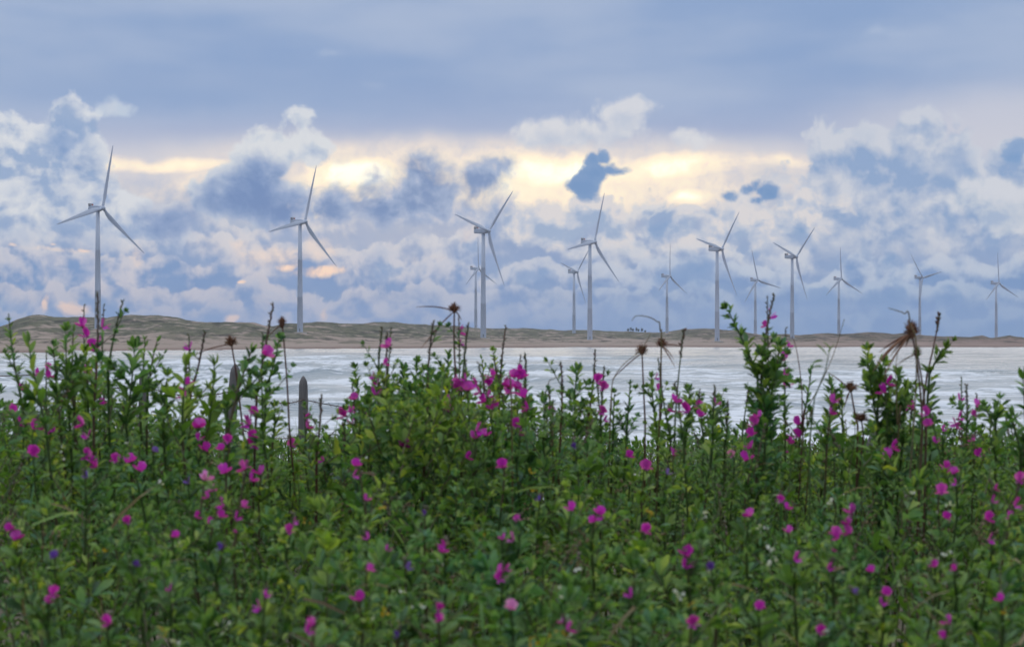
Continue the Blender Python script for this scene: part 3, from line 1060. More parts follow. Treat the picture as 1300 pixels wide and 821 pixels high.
# canopy seen from the side: at distance d its top shows at this photo row
SIL = [(-200, 520), (0, 522), (60, 505), (100, 500), (150, 512), (180, 520), (210, 528), (250, 530), (290, 545), (320, 568), (360, 568), (400, 562), (430, 555), (455, 540), (480, 530), (520, 528), (560, 530),
       (600, 536), (640, 538), (665, 535), (700, 520), (740, 528), (775, 548), (800, 566), (840, 566), (870, 552), (905, 545), (935, 550), (970, 545), (1000, 560), (1050, 566), (1100, 568),
       (1130, 556), (1165, 545), (1200, 545), (1240, 545), (1275, 548), (1300, 540), (1500, 535)]


def canopy_row(d, X):
    b = np.interp(d, [1.6, 2.0, 2.5, 3.0, 3.5, 4.0, 5.0, 6.5], [1020, 862, 722, 640, 592, 560, 540, 540])
    w = np.interp(d, [2.5, 4.0], [0, 1])
    return b + (np.interp(X, [s[0] for s in SIL], [s[1] for s in SIL]) - 540) * w


def canopy_d(y, X):
    """distance at which the canopy top shows at row y"""
    for d in np.arange(1.7, 4.6, .05):
        if canopy_row(d, X) <= y: return float(d)
    return 4.4


def sprig(A, tip, h, style, big=1.0):
    """one shoot of the undergrowth, its leafy part h long"""
    lean = Vector((rnd.gauss(0, .42), rnd.gauss(0, .35), 1)).normalized()
    low = tip - lean * h
    pts = bez(low, (low + tip) / 2 + Vector((rnd.gauss(0, .035), rnd.gauss(0, .03), 0)), tip, 6)
    if style == 'tri':
        A.tube(pts, [.0018, .0016, .0014, .0012, .001, .0007], 'stem', 3)
        dress(A, pts, 0, 1, .019 * big ** .5, rnd.uniform(.020, .034) * big, 'leaf', 'tri', .85)
    elif style == 'fine':
        A.tube(pts, [.0016] * 5 + [.0007], 'stem', 3)
        dress(A, pts, 0, 1, .0095, rnd.uniform(.015, .023), 'leaf', 'single', .9)
    elif style == 'fresh':
        A.tube(pts, [.0016] * 5 + [.0007], 'stem', 3)
        dress(A, pts, .2, 1, .020, rnd.uniform(.022, .036), 'fresh', 'single', .9)
    elif style == 'grass':
        for k in range(7):
            d = (lean + rdir(.4)).normalized()
            A.leaf(low + rdir(.01), d, rdir(), h * rnd.uniform(.5, 1.0), rnd.uniform(.003, .006), 'blade', rnd.choice(['leaf', 'fresh', 'leaf']))
    elif style == 'dry':
        for k in range(5):
            d = (lean + rdir(.7)).normalized()
            A.leaf(low + rdir(.02), d, rdir(), h * rnd.uniform(.3, .8), rnd.uniform(.002, .005), 'blade', 'dry')
        for k in range(14):
            A.blob(tip + rdir(.02), .0022, .008, rdir(), 'dry')
    elif style == 'spike':
        A.tube(pts, [.0015] * 5 + [.0006], 'stem', 3)
        for k in range(26):
            t = rnd.uniform(.25, 1)
            p = low.lerp(tip, t)
            A.blob(p, .0020, .0075, lean + rdir(.9), rnd.choice(['bud', 'bud', 'dry']))
        dress(A, pts, 0, .4, .02, .018, 'leaf', 'tri')


def build_undergrowth():
    A = Acc()
    # near thicket
    n = 0
    for i in range(3000):
        d = math.sqrt(rnd.uniform(1.75 ** 2, 6.3 ** 2))
        X = rnd.uniform(-210, 1510)
        y = float(canopy_row(d, X))
        top = at(X, y, d)
        dz = abs(rnd.gauss(0, .045)) + .003
        if d > 3.6 and rnd.random() < .30: dz -= rnd.uniform(0, .045)
        tip = top + Vector((0, 0, -dz))
        if d < 4.2: tip.z -= max(0.0, float(fbm(np.array([tip.x * 5 + 3]), np.array([tip.y * 4 + 8]), 3)[0])) * .34
        clump = fbm(np.array([tip.x * 1.6 + 40]), np.array([tip.y * 1.6]), 2)[0]
        r = rnd.random()
        if clump > .10 and r < .75: st = 'fine'
        elif clump < -.14 and r < .5: st = 'fresh'
        else: st = rnd.choices(['tri', 'fine', 'grass', 'dry', 'spike', 'fresh'], [.42, .22, .09, .08, .10, .09])[0]
        if clump < -.04 and rnd.random() < .6: tip.z -= rnd.uniform(.03, .10)
        cs = fbm(np.array([tip.x * 2.3 + 9]), np.array([tip.y * 2.3 + 4]), 2)[0]
        sprig(A, tip, rnd.uniform(.16, .32), st, float(np.clip(1.05 + cs * 2.4, .65, 1.7)))
        n += 1
    for i in range(150):
        X = rnd.triangular(440, 690, 540)
        d = rnd.uniform(3.6, 4.6)
        top = 545 - 62 * math.exp(-((X - 535) / 75) ** 2)
        sprig(A, at(X, rnd.uniform(top - 12, 545), d), rnd.uniform(.08, .16), rnd.choice(['tri', 'tri', 'tri', 'fine']))
    for i in range(110):
        X = rnd.uniform(-60, 1380)
        d = rnd.uniform(3.5, 4.8)
        base_y = float(np.interp(X, [s_[0] for s_ in SIL], [s_[1] for s_ in SIL]))
        if 300 < X < 430 or 780 < X < 850: continue
        sprig(A, at(X, base_y - rnd.uniform(0, 34), d), rnd.uniform(.08, .16), rnd.choice(['tri', 'tri', 'fine', 'spike']))
    # lower layer that closes the gaps
    for i in range(800):
        d = math.sqrt(rnd.uniform(1.9 ** 2, 6.3 ** 2))
        X = rnd.uniform(-210, 1510)
        tip = at(X, float(canopy_row(d, X)), d) + Vector((0, 0, -rnd.uniform(.16, .34)))
        sprig(A, tip, rnd.uniform(.2, .3), rnd.choice(['tri', 'tri', 'fresh']))
    # farther, lower growth around the fence
    for i in range(3000):
        d = math.sqrt(rnd.uniform(6.2 ** 2, 15.5 ** 2))
        X = rnd.uniform(-180, 1480)
        y = 566 + 8 * fbm(np.array([X / 60.]), np.array([d / 1.5]), 2)[0] + rnd.uniform(-4, 14)
        tip = at(X, y, d)
        low = Vector((tip.x, tip.y, tip.z - rnd.uniform(.25, .4)))
        pts = bez(low, (low + tip) / 2 + rdir(.05), tip, 4)
        A.tube(pts, [.004, .003, .002, .001], 'stem', 3)
        dress(A, pts, 0, 1, .030, rnd.uniform(.030, .050), rnd.choice(['fresh', 'fresh', 'leaf']), 'single', 1.0)
    # long dry blades and straws lying through the thicket
    for i in range(60):
        y = rnd.uniform(560, 840)
        X = rnd.uniform(-100, 1400)
        c = at(X, y, canopy_d(y, X) - .05)
        dv = Vector((rnd.gauss(0, 1), rnd.gauss(0, .4), rnd.gauss(0, .45))).normalized()
        A.leaf(c, dv, Vector((0, -.5, 1)) + rdir(.4), rnd.uniform(.04, .09), rnd.uniform(.003, .006), 'blade', rnd.choice(['dry', 'dry', 'fresh', 'leaf']))
    # tiny white and yellow blossoms scattered too thickly to count
    for i in range(60):
        y = rnd.uniform(545, 830)
        X = rnd.uniform(-100, 1400)
        d = canopy_d(y, X) - .06
        c = at(X, y + 4, d)
        k = rnd.choice(['white', 'white', 'yel'])
        for j in range(rnd.randint(2, 6)):
            A.leaf(c + rdir(.006), rdir() + Vector((0, -.3, .5)), rdir(), .006, .005, 'petal', k)
    o = A.build('undergrowth')
    tag(o, 'dense tangle of small green leaves filling the foreground below the shoots', 'undergrowth', kind='stuff')


# flowers as seen in the photo (column, row); p = purple, w = pale pink
FLOWERS = [(104, 412), (130, 414), (127, 431), (117, 437), (109, 471), (130, 497), (60, 466), (26, 492), (49, 473), (20, 523), (26, 533), (44, 536), (56, 540), (67, 545), (106, 537), (39, 574),
           (115, 585), (110, 578), (122, 591), (147, 583), (166, 584), (177, 595), (249, 541), (252, 556), (259, 569), (240, 441), (234, 501), (289, 558), (315, 537), (323, 554), (311, 592),
           (286, 598), (329, 600), (260, 607, 'w'), (268, 621), (282, 640), (248, 654), (300, 657), (309, 641), (265, 662), (223, 679), (162, 660), (13, 670), (22, 682), (280, 694, 'p'),
           (110, 604, 'p'), (196, 571, 'p'), (239, 611, 'p'), (172, 716, 'p'), (337, 449), (494, 438), (487, 460), (475, 477), (477, 499), (445, 521), (438, 526), (471, 523), (390, 530), (370, 563),
           (510, 552), (410, 583), (452, 589), (592, 579), (606, 545), (617, 551), (640, 554), (638, 591), (584, 435), (581, 482), (604, 486), (570, 508), (620, 502), (615, 508), (622, 486),
           (590, 480), (576, 488), (653, 477), (658, 469), (655, 491), (645, 498), (465, 633), (373, 661), (466, 682), (469, 722), (493, 697), (638, 682), (651, 684, 'w'), (635, 723),
           (657, 659), (312, 593), (519, 719, 'p'), (855, 576), (819, 593), (798, 578), (948, 582), (929, 576, 'w'), (760, 650), (765, 655), (725, 645), (817, 672), (952, 653), (758, 482),
           (765, 521), (909, 512), (873, 520), (963, 527), (890, 526), (955, 550), (836, 493), (698, 517), (671, 517), (849, 519), (660, 550), (642, 721), (692, 510, 'p'),
           (684, 633, 'p'), (848, 600, 'p'), (729, 565, 'p'), (1001, 438), (973, 412), (997, 488), (1054, 523), (1015, 536), (1013, 552), (999, 560), (1125, 580), (1126, 485),
           (1158, 517), (1179, 538), (1197, 543), (1219, 506), (1217, 530), (1213, 536), (1235, 558), (1237, 526), (1200, 592), (1213, 598), (1207, 597), (1196, 624), (1260, 635), (1289, 640),
           (1294, 608), (1081, 649), (1078, 663), (1065, 681), (1060, 677), (1000, 673), (1010, 708), (1053, 719), (1105, 723), (1187, 717), (1212, 721), (1255, 684), (1252, 657),
           (1200, 655), (991, 633), (1241, 576), (1299, 574), (904, 719, 'p'), (870, 702), (70, 705, 'p'), (540, 650, 'p'), (563, 690),
           # continuing below the photograph's caption strip
           (60, 762), (140, 788), (215, 748), (330, 770), (392, 800), (455, 760), (560, 785), (648, 770, 'w'), (720, 798), (800, 755), (880, 790), (965, 770), (1040, 800), (1120, 765), (1205, 790), (1270, 760),
           (505, 805, 'p'), (1085, 750, 'p')]

LM = [(124, 'the far left turbine'), (183, 'the left fence post'), (250, 'the gap beside the left post'), (298, 'the leaning fence post'), (384, 'the pointed fence post'), (445, 'the gap past the pointed post'),
      (491, 'the tall magenta spike'), (545, 'the thick bud spike'), (610, 'the central large turbine'), (668, 'the gap past the central turbine'), (749, 'the turbine under the blue cloud'), (795, 'the lowest skyline dip'),
      (847, 'the small lone turbine'), (910, 'the green hill turbine'), (965, 'the tall branching shoot'), (1010, 'the last large turbine'), (1065, 'the thin bare twig'), (1112, 'the grey post stub'),
      (1160, 'the big brown seed head'), (1190, 'the tall budding stalk'), (1225, 'the right flower spike'), (1265, 'the rightmost turbine'), (20, 'the left picture edge'), (70, 'the left end of the dunes'), (1295, 'the right picture edge')]


def where(x, y):
    lm = min(LM, key=lambda l: abs(l[0] - x))[1]
    if y < 520: lv = 'on the skyline'
    elif y < 570: lv = 'just below the skyline'
    elif y < 625: lv = 'high in the thicket'
    elif y < 690: lv = 'midway down the thicket'
    elif y < 740: lv = 'low in the thicket'
    else: lv = 'at the very bottom'
    return lv, lm


def flower_plants():
    # neighbours one above the other share a stem
    more = []
    for f in FLOWERS:
        if len(f) == 2 and rnd.random() < (.75 if f[1] < 565 else .35):
            more.append((f[0] + rnd.uniform(-9, 9), f[1] + rnd.choice([-1, 1, 1]) * rnd.uniform(8, 17)))
    rest = sorted([(f[0], f[1], f[2] if len(f) > 2 else 'm') for f in FLOWERS + more], key=lambda f: f[1])
    groups = []
    for f in rest:
        for gr in groups:
            l = gr[-1]
            if abs(l[0] - f[0]) < 17 and 0 <= f[1] - l[1] < 34 and len(gr) < 5 and (l[2] == 'p') == (f[2] == 'p'):
                gr.append(f)
                break
        else:
            groups.append([f])
    info = []
    for gr in groups:
        x = sum(f[0] for f in gr) / len(gr)
        y0, y1 = gr[0][1], gr[-1][1]
        d = canopy_d(max(y1, 548), x) - rnd.uniform(.04, .14)
        if y0 < 520: d = rnd.uniform(3.7, 4.2)
        prom = y0 < 520
        over = rnd.uniform(12, 26) if prom else rnd.uniform(3, 10)
        tip = at(gr[0][0] + rnd.uniform(-4, 4), y0 - over, d)
        low = at(gr[-1][0] + rnd.uniform(-6, 6), max(y1 + 40, 560), d + .03)
        base = ground_at(low.x + rnd.uniform(-.12, .12), low.y + rnd.uniform(.25, .5))
        pts, k0 = stem_path(tip, low, base)
        root = empty('flowering_plant', base)
        S = Acc()
        S.tube(pts, list(np.linspace(.0028, .0012, len(pts))), 'stem', 5)
        Fo = Acc()
        # leafy below the lowest flower
        vis = pts[k0:]
        tot = max(low.z, -9), tip.z
        fr = np.clip((at(x, y1, d).z - low.z) / max(tip.z - low.z, 1e-3), .1, 1)
        dress(Fo, vis, 0, float(fr) * .95, .015, rnd.uniform(.020, .028), 'leaf', 'tri', .8)
        dress(Fo, pts[:k0 + 1], .62, 1, .016, .026, 'leaf', 'tri', .9, 0)
        for k in range(rnd.randint(1, 3)):       # side shoots
            i = rnd.randint(0, 5)
            e = vis[i] + Vector((rnd.uniform(-.06, .06), rnd.uniform(-.05, .05), rnd.uniform(.03, .07)))
            sp = bez(vis[i], (vis[i] + e) / 2 + Vector((0, 0, -.01)), e, 5)
            S.tube(sp, [.0012, .0011, .001, .0009, .0006], 'stem', 4)
            dress(Fo, sp, .2, 1, .014, .019, 'leaf', 'tri', .8)
        B = Acc()
        for k in range(14 if prom else 7):
            t = 1 - k * .035
            i = min(int(t * (len(vis) - 1)), len(vis) - 2)
            p = vis[i].lerp(vis[i + 1], t * (len(vis) - 1) - i)
            B.blob(p, .0019, .007, Vector((rnd.gauss(0, .8), rnd.gauss(0, .8), .8)), 'bud')
        S2 = []
        for f in gr:
            fp = at(f[0], f[1] + 2, d - .012)
            z = fp.z - .006
            i = min(range(len(pts)), key=lambda q: abs(pts[q].z - z))
            S.tube([pts[i], (pts[i] + fp) / 2 + Vector((0, 0, -.002)), fp + Vector((0, .004, -.001))], [.0009, .0008, .0008], 'stem', 4)
            S2.append((fp, f[2]))
        S.build('stem', root, base)
        Fo.build('foliage', root, base)
        B.build('bud_spike', root, base)
        for fp, k in S2:
            put_flower(root, fp, {'m': 'mag', 'w': 'pink', 'p': 'pur'}[k], rnd.uniform(.72, 1.28) * (1.0 if k != 'p' else .8) * min(1.3, d / 3.0))
        info.append((root, x, y0, len(gr), gr[0][2]))
    # labels: count and colour of flowers, height in the thicket, nearest landmark
    NUM = {1: 'one', 2: 'two', 3: 'three', 4: 'four', 5: 'five'}
    COL = {'m': 'magenta', 'w': 'pale pink', 'p': 'dark purple'}
    by = {}
    for it in info:
        root, x, y, n, c = it
        lv, lm = where(x, y)
        by.setdefault((n, c, lv, lm), []).append(it)
    for (n, c, lv, lm), its in by.items():
        its.sort(key=lambda q: q[1])
        for j, (root, x, y, _, _) in enumerate(its):
            pre = ''
            if len(its) > 1:
                pre = {2: ['left ', 'right '], 3: ['left ', 'middle ', 'right ']}.get(len(its), ['first ', 'second ', 'third ', 'fourth ', 'fifth '])[j]
            lab = f"{pre}{NUM[n]}-flowered {COL[c]} stem {lv} by {lm}"
            tag(root, lab, 'flowering plant', 'flowering stems in the thicket')


# leafy and budding shoots that stand up against the water and the sky:
# kind, tip x, tip y, lower x, lower y, distance, leaf length m, spacing m, fraction of the seen stem with leaves from, to, label
SHOOTS = [
    ('leafy', 11, 398, 30, 520, 3.3, .020, .012, .0, .93, 'leafy shoot with a purple bud tip at the left picture edge'),
    ('leafy', 36, 436, 58, 540, 3.0, .030, .012, .2, 1, 'broad-leaved shoot second from the left picture edge before the dunes'),
    ('leafy', 84, 423, 88, 530, 3.2, .026, .011, .1, 1, 'tall leafy shoot left of the far left turbine tower'),
    ('leafy', 93, 422, 94, 525, 3.25, .022, .011, .2, 1, 'slim leafy shoot close on the right of the tall one, left of the first turbine'),
    ('leafy', 68, 443, 76, 540, 3.2, .022, .012, .1, 1, 'shorter leafy shoot before the sandy slope, between the broad-leaved and tall ones'),
    ('spike', 124, 373, 119, 520, 3.1, .022, .012, .0, .55, 'bud spike standing before the tower of the far left turbine'),
    ('spike', 156, 383, 137, 470, 3.2, .020, .02, .0, .15, 'bare budding stalk just right of the far left turbine tower'),
    ('leafy', 109, 449, 112, 520, 3.3, .026, .011, .1, 1, 'short leafy shoot at the foot of the far left bud spike'),
    ('leafy', 171, 445, 160, 540, 3.2, .030, .011, .0, 1, 'thick leafy shoot left of the left fence post'),
    ('leafy', 184, 433, 178, 530, 3.4, .018, .015, .3, 1, 'leafy shoot rising over the left fence post'),
    ('leafy', 199, 434, 186, 520, 3.45, .020, .012, .2, 1, 'slim leafy shoot leaning right over the left fence post'),
    ('leafy', 212, 480, 208, 560, 3.2, .022, .011, .0, 1, 'leafy shoot right beside the left fence post'),
    ('leafy', 236, 466, 232, 560, 3.1, .034, .012, .0, 1, 'shoot with long bluish leaves right of the left fence post'),
    ('spike', 260, 421, 242, 500, 3.4, .018, .02, .0, .4, 'thin bud stalk before the beach, left of the round brown seed head'),
    ('leafy', 272, 464, 262, 560, 3.2, .030, .012, .0, 1, 'shoot with bright upper leaves left of the leaning fence post'),
    ('leafy', 319, 446, 290, 545, 3.0, .021, .012, .35, 1, 'bushy branch leaning right across the top of the leaning fence post'),
    ('leafy', 338, 468, 288, 520, 3.0, .021, .011, .3, 1, 'lower bushy branch reaching right from the leaning fence post'),
    ('spike', 347, 386, 326, 500, 3.3, .018, .02, .0, .35, 'budding stalk left of the spiky seed head near the pointed post'),
    ('leafy', 354, 432, 338, 492, 3.5, .022, .016, .2, 1, 'small sprig with a few leaves below the spiky seed head'),
    ('leafy', 349, 518, 344, 580, 3.5, .020, .012, .0, 1, 'low leafy shoot left of the pointed fence post before the foam'),
    ('spike', 408, 502, 402, 575, 3.2, .016, .012, .0, .5, 'short grey bud spike right of the pointed fence post'),
    ('leafy', 451, 470, 458, 560, 3.6, .024, .010, .0, 1, 'leafy shoot left of the tall magenta spike'),
    ('spike', 485, 417, 480, 500, 3.4, .020, .012, .0, .4, 'tall grey bud spike with magenta flowers left of centre'),
    ('spike', 492, 423, 494, 510, 3.45, .020, .012, .0, .3, 'second bud spike close behind the tall grey one left of centre'),
    ('spike', 551, 408, 543, 500, 3.4, .020, .014, .0, .3, 'thick leaning bud spike left of the central seed head'),
    ('leafy', 569, 453, 566, 530, 3.5, .024, .010, .0, 1, 'leafy shoot below the central seed head'),
    ('leafy', 530, 462, 528, 540, 3.6, .024, .010, .0, 1, 'leafy shoot on the hump right of the tall magenta spike'),
    ('leafy', 512, 470, 510, 550, 3.7, .022, .010, .0, 1, 'rounded leafy shoot on the left of the central hump'),
    ('spike', 595, 411, 586, 500, 3.4, .020, .014, .0, .3, 'bud spike right of the central seed head below the turbine towers'),
    ('spike', 642, 414, 634, 500, 3.8, .016, .014, .0, .45, 'thin wavy bud stalk right of the central large turbine'),
    ('leafy', 626, 447, 632, 530, 3.9, .017, .011, .0, 1, 'small dark leafy sprig beside the thin wavy bud stalk'),
    ('leafy', 612, 456, 614, 530, 3.8, .018, .011, .0, 1, 'narrow leafy sprig below the central large turbine base'),
    ('spike', 667, 449, 668, 530, 3.6, .022, .012, .0, .6, 'grey bud spike over small leaves right of the central turbines'),
    ('spike', 712, 461, 712, 540, 3.5, .022, .012, .0, .4, 'pale fuzzy bud spike before the water left of the blue cloud turbine'),
    ('spike', 756, 445, 745, 540, 3.6, .020, .016, .0, .5, 'upright dark bud spike below the turbine under the blue cloud'),
    ('spike', 767, 467, 762, 550, 3.6, .020, .014, .0, .5, 'shorter bud spike with a purple flower below the blue cloud turbine'),
    ('leafy', 732, 473, 730, 550, 3.6, .026, .011, .0, 1, 'leafy shoot with purple buds left of the dark bud spike'),
    ('leafy', 800, 489, 795, 565, 3.7, .020, .009, .0, 1, 'dark narrow leafy shoot standing in the lowest skyline dip'),
    ('leafy', 780, 500, 778, 560, 3.7, .018, .012, .0, 1, 'tiny leafy sprig left of the narrow shoot in the dip'),
    ('leafy', 827, 480, 834, 545, 3.6, .020, .011, .0, 1, 'leafy sprig between the two upright seed heads right of centre'),
    ('leafy', 875, 497, 872, 545, 3.6, .020, .011, .0, 1, 'small leafy sprig right of the curved stalk with side bracts'),
    ('spike', 907, 499, 905, 560, 3.4, .024, .011, .0, .8, 'leafy bud spike beneath the green hill turbine'),
    ('spike', 924, 511, 920, 570, 3.4, .020, .012, .0, .6, 'low bud spike right below the green hill turbine'),
    ('spike', 868, 420, 857, 535, 3.5, .0, .03, .0, .0, 'bare curved stalk with a dark tip right of centre before the water'),
    ('leafy', 924, 394, 962, 478, 3.3, .022, .013, .0, 1, 'left arm of the tall branching shoot, leaves against the sky'),
    ('spike', 983, 374, 967, 470, 3.3, .022, .012, .0, .45, 'tallest budding shoot on the right, magenta flower before the sky'),
    ('leafy', 967, 452, 971, 560, 3.3, .026, .0085, .0, 1, 'dense leafy column of the tall branching shoot'),
    ('leafy', 990, 442, 976, 520, 3.3, .026, .010, .2, 1, 'right arm of the tall branching shoot before the far beach'),
    ('spike', 951, 495, 942, 560, 3.8, .0, .03, .0, .0, 'thin bare stalk left of the tall branching shoot'),
    ('leafy', 1030, 470, 1016, 550, 3.6, .022, .013, .0, 1, 'loose leafy shoot left of the thin bare twig'),
    ('leafy', 1055, 487, 1050, 560, 3.6, .024, .011, .0, 1, 'leafy shoot between the twig and the star shaped seed head'),
    ('leafy', 1068, 502, 1070, 560, 3.6, .018, .012, .0, 1, 'narrow leafy sprig left of the star shaped seed head'),
    ('leafy', 1101, 447, 1116, 545, 3.3, .024, .0095, .35, 1, 'curved leafy shoot leaning left below the big seed head bracts'),
    ('leafy', 1121, 462, 1114, 520, 3.3, .024, .010, .2, 1, 'leafy side shoot close right of the curved leafy one'),
    ('leafy', 1140, 478, 1136, 560, 3.3, .026, .0085, .0, 1, 'dense leafy bush shoot left below the big brown seed head'),
    ('leafy', 1150, 492, 1146, 565, 3.3, .024, .009, .0, 1, 'leafy shoot directly below the big brown seed head'),
    ('leafy', 1128, 490, 1128, 560, 3.35, .022, .010, .0, 1, 'leafy shoot with a small magenta flower over the grey post stub'),
    ('spike', 1193, 400, 1177, 475, 3.4, .0, .03, .0, .0, 'tall budding stalk with a hooked red tip right of the big seed head'),
    ('leafy', 1197, 442, 1180, 475, 3.4, .024, .016, .3, 1, 'short branch with fresh leaves right of the tall budding stalk'),
    ('spike', 1227, 489, 1226, 575, 3.3, .022, .012, .0, .6, 'bud spike topping the magenta cluster at the right'),
    ('leafy', 1181, 520, 1181, 575, 3.4, .022, .011, .0, 1, 'leafy shoot left of the right flower spike'),
    ('leafy', 1263, 521, 1264, 580, 3.2, .026, .009, .0, 1, 'leafy shoot right of the right flower spike'),
    ('leafy', 1299, 482, 1303, 560, 3.0, .030, .014, .0, 1, 'long-leaved branch at the right picture edge'),
    ('leafy', 1284, 530, 1296, 575, 3.0, .030, .014, .0, 1, 'two drooping leaves on a low branch at the right edge'),
]

HEADS = [  # x, y, radius px, stem foot x, y, distance, stretch, bract ends, label
    (293, 434, 8.5, 300, 475, 3.5, 1.0, [(244, 452)], 'round brown seed head above the leaning fence post'),
    (358, 409, 7, 367, 540, 3.4, 1.7, [(341, 427)], 'narrow spiky seed head left of the second turbine base'),
    (577, 392, 8, 578, 468, 3.3, 1.0, [(528, 390), (534, 443), (586, 407)], 'red-brown seed head with long curling bracts at the centre'),
    (815, 445, 8, 819, 535, 3.5, 1.1, [(776, 483), (822, 437)], 'left one of two upright seed heads before the water right of centre'),
    (840, 436, 7.5, 840, 512, 3.5, 1.0, [(868, 441), (856, 457), (857, 466)], 'right one of two upright seed heads before the water, with three side bracts'),
    (1080, 492, 9, 1089, 540, 3.3, .9, [(1050, 472), (1071, 520), (1092, 488), (1074, 505)], 'star shaped brown seed head over the thin twig foot'),
    (1157, 419, 12, 1171, 540, 2.9, 1.5, [(1116, 447), (1112, 462), (1108, 472), (1130, 452), (1122, 478), (1150, 440), (1153, 405)], 'big dark brown seed head with many long bracts on the right skyline'),
    (1093, 531, 9, 1096, 560, 3.2, .7, [(1078, 540), (1108, 536), (1100, 520), (1082, 522)], 'small flattened seed head beside the grey post stub'),
    (1164, 447, 7, 1176, 540, 2.95, 1.9, [(1136, 466)], 'yellow-green elongated head just below the big brown one'),
]


def build_shoots():
    for (kind, x, y, lx, ly, d, L, sp, t0, t1, label) in SHOOTS:
        d, L, sp = d * 1.18, L * 1.32, sp * 1.12
        tip, low = at(x, y, d), at(lx, ly, d + .02)
        base = ground_at(low.x + (low.x - tip.x) * .6 + rnd.uniform(-.08, .08), low.y + .4)
        pts, k0 = stem_path(tip, low, base, 14)
        vis = pts[k0:]
        root = empty('leafy_shoot' if kind == 'leafy' else 'budding_stalk', base)
        tag(root, label, 'plant', 'shoots rising above the thicket')
        S = Acc()
        S.tube(pts, list(np.linspace(.0034 if L > .021 else .0026, .0012, len(pts))), 'stem' if kind == 'leafy' else rnd.choice(['stem', 'red']), 6)
        if L > 0:
            Fo = Acc()
            mat = 'fresh' if ('bright' in label or 'fresh' in label) else 'leaf'
            if 'long' in label or 'drooping' in label:
                dress(Fo, vis, t0, t1, sp, L, mat, 'single', 1.0)
            else:
                dress(Fo, vis, t0, t1, sp * .9, L * rnd.uniform(.85, 1.05), mat, rnd.choice(['tri', 'tri', 'single']), rnd.uniform(.45, .65), .4)
            for k in range(3 if (kind == 'leafy' and sp < .0125) else 1):
                i = rnd.randint(2, 8)
                v0 = vis[i]
                e = v0 + Vector((rnd.choice([-1, 1]) * rnd.uniform(.015, .035), rnd.uniform(-.03, .03), rnd.uniform(.025, .06)))
                q = bez(v0, v0 + (e - v0) * Vector((.8, .8, .3)).x * .6, e, 5)
                S.tube(q, [.0013, .0012, .001, .0009, .0007], 'stem', 4)
                dress(Fo, q, .25, 1, sp, L * .7, mat, 'tri', .8)
            dress(Fo, pts[:k0 + 1], .60, 1, .016, .028, 'leaf', 'tri', .9, 0)
            Fo.build('foliage', root, base)
        if kind == 'spike':
            B = Acc()
            n = 34
            top = (tip - low).length
            for k in range(n):
                t = 1 - (k / n) * (.55 if L > 0 else .30)
                i = min(int(t * (len(vis) - 1)), len(vis) - 2)
                p = vis[i].lerp(vis[i + 1], t * (len(vis) - 1) - i)
                B.blob(p, rnd.uniform(.0014, .0022) * (1 if L > 0 else .9), rnd.uniform(.005, .009), Vector((rnd.gauss(0, .55), rnd.gauss(0, .55), .9)), 'bud')
            if L == 0:
                for k in range(3):
                    t = 1 - k * .07
                    i = min(int(t * (len(vis) - 1)), len(vis) - 2)
                    B.blob(vis[i + 1 if k == 0 else i], .0032, .010, Vector((rnd.gauss(0, .8), 0, .6)), 'red')
            B.build('bud_spike', root, base)
        S.build('stem', root, base)


def build_heads():
    for (x, y, r, fx, fy, d, st, br, label) in HEADS:
        d *= 1.22
        c, low = at(x, y, d), at(fx, fy, d + .03)
        R_ = r * .88 * d / F_PX
        green = 'yellow-green' in label
        base = ground_at(low.x + rnd.uniform(-.08, .08), low.y + .45)
        pts, k0 = stem_path(c, low, base, 10)
        root = empty('seed_head_stalk', base)
        tag(root, label, 'seed head', 'dry seed heads above the thicket')
        S, H, Bc = Acc(), Acc(), Acc()
        S.tube(pts, list(np.linspace(.0026, .0016, len(pts))), 'red', 6)
        S.build('stem', root, base)
        hm = 'brown'
        H.tube([c + Vector((0, 0, -R_ * .7 * st)), c + Vector((0, 0, -R_ * .3 * st)), c + Vector((0, 0, R_ * .3 * st)), c + Vector((0, 0, R_ * .6 * st))], [R_ * .25, R_ * .55, R_ * .5, R_ * .1], 'fresh' if green else hm, 8)
        for k in range(130):
            dv = rdir()
            dv.z = abs(dv.z) * 1.1 - .45
            p = c + Vector((dv.x * R_ * .3, dv.y * R_ * .3, dv.z * R_ * .5 * st))
            dv2 = (dv + Vector((0, 0, .25))).normalized()
            H.leaf(p, dv2, rdir(), R_ * rnd.uniform(.6, 1.15) * (1 if st < 1.3 else .85), R_ * .13, 'blade', 'fresh' if (green and k % 2) else hm)
        H.build('seed_head', root, base)
        for (ex, ey) in br:
            e = at(ex, ey, d + rnd.uniform(-.04, .05))
            s0 = c + Vector((0, 0, -R_ * .4))
            mid = (s0 + e) / 2 + Vector((0, 0, (e - s0).length * rnd.uniform(.06, .20)))
            q = bez(s0, mid, e, 9)
            wd = .0014 if len(br) < 6 else .0021
            Bc.tube(q, [wd * w for w in (.7, .9, 1, 1, .95, .85, .7, .5, .2)], 'brown' if not green else 'dry', 4)
        Bc.build('bracts', root, base)


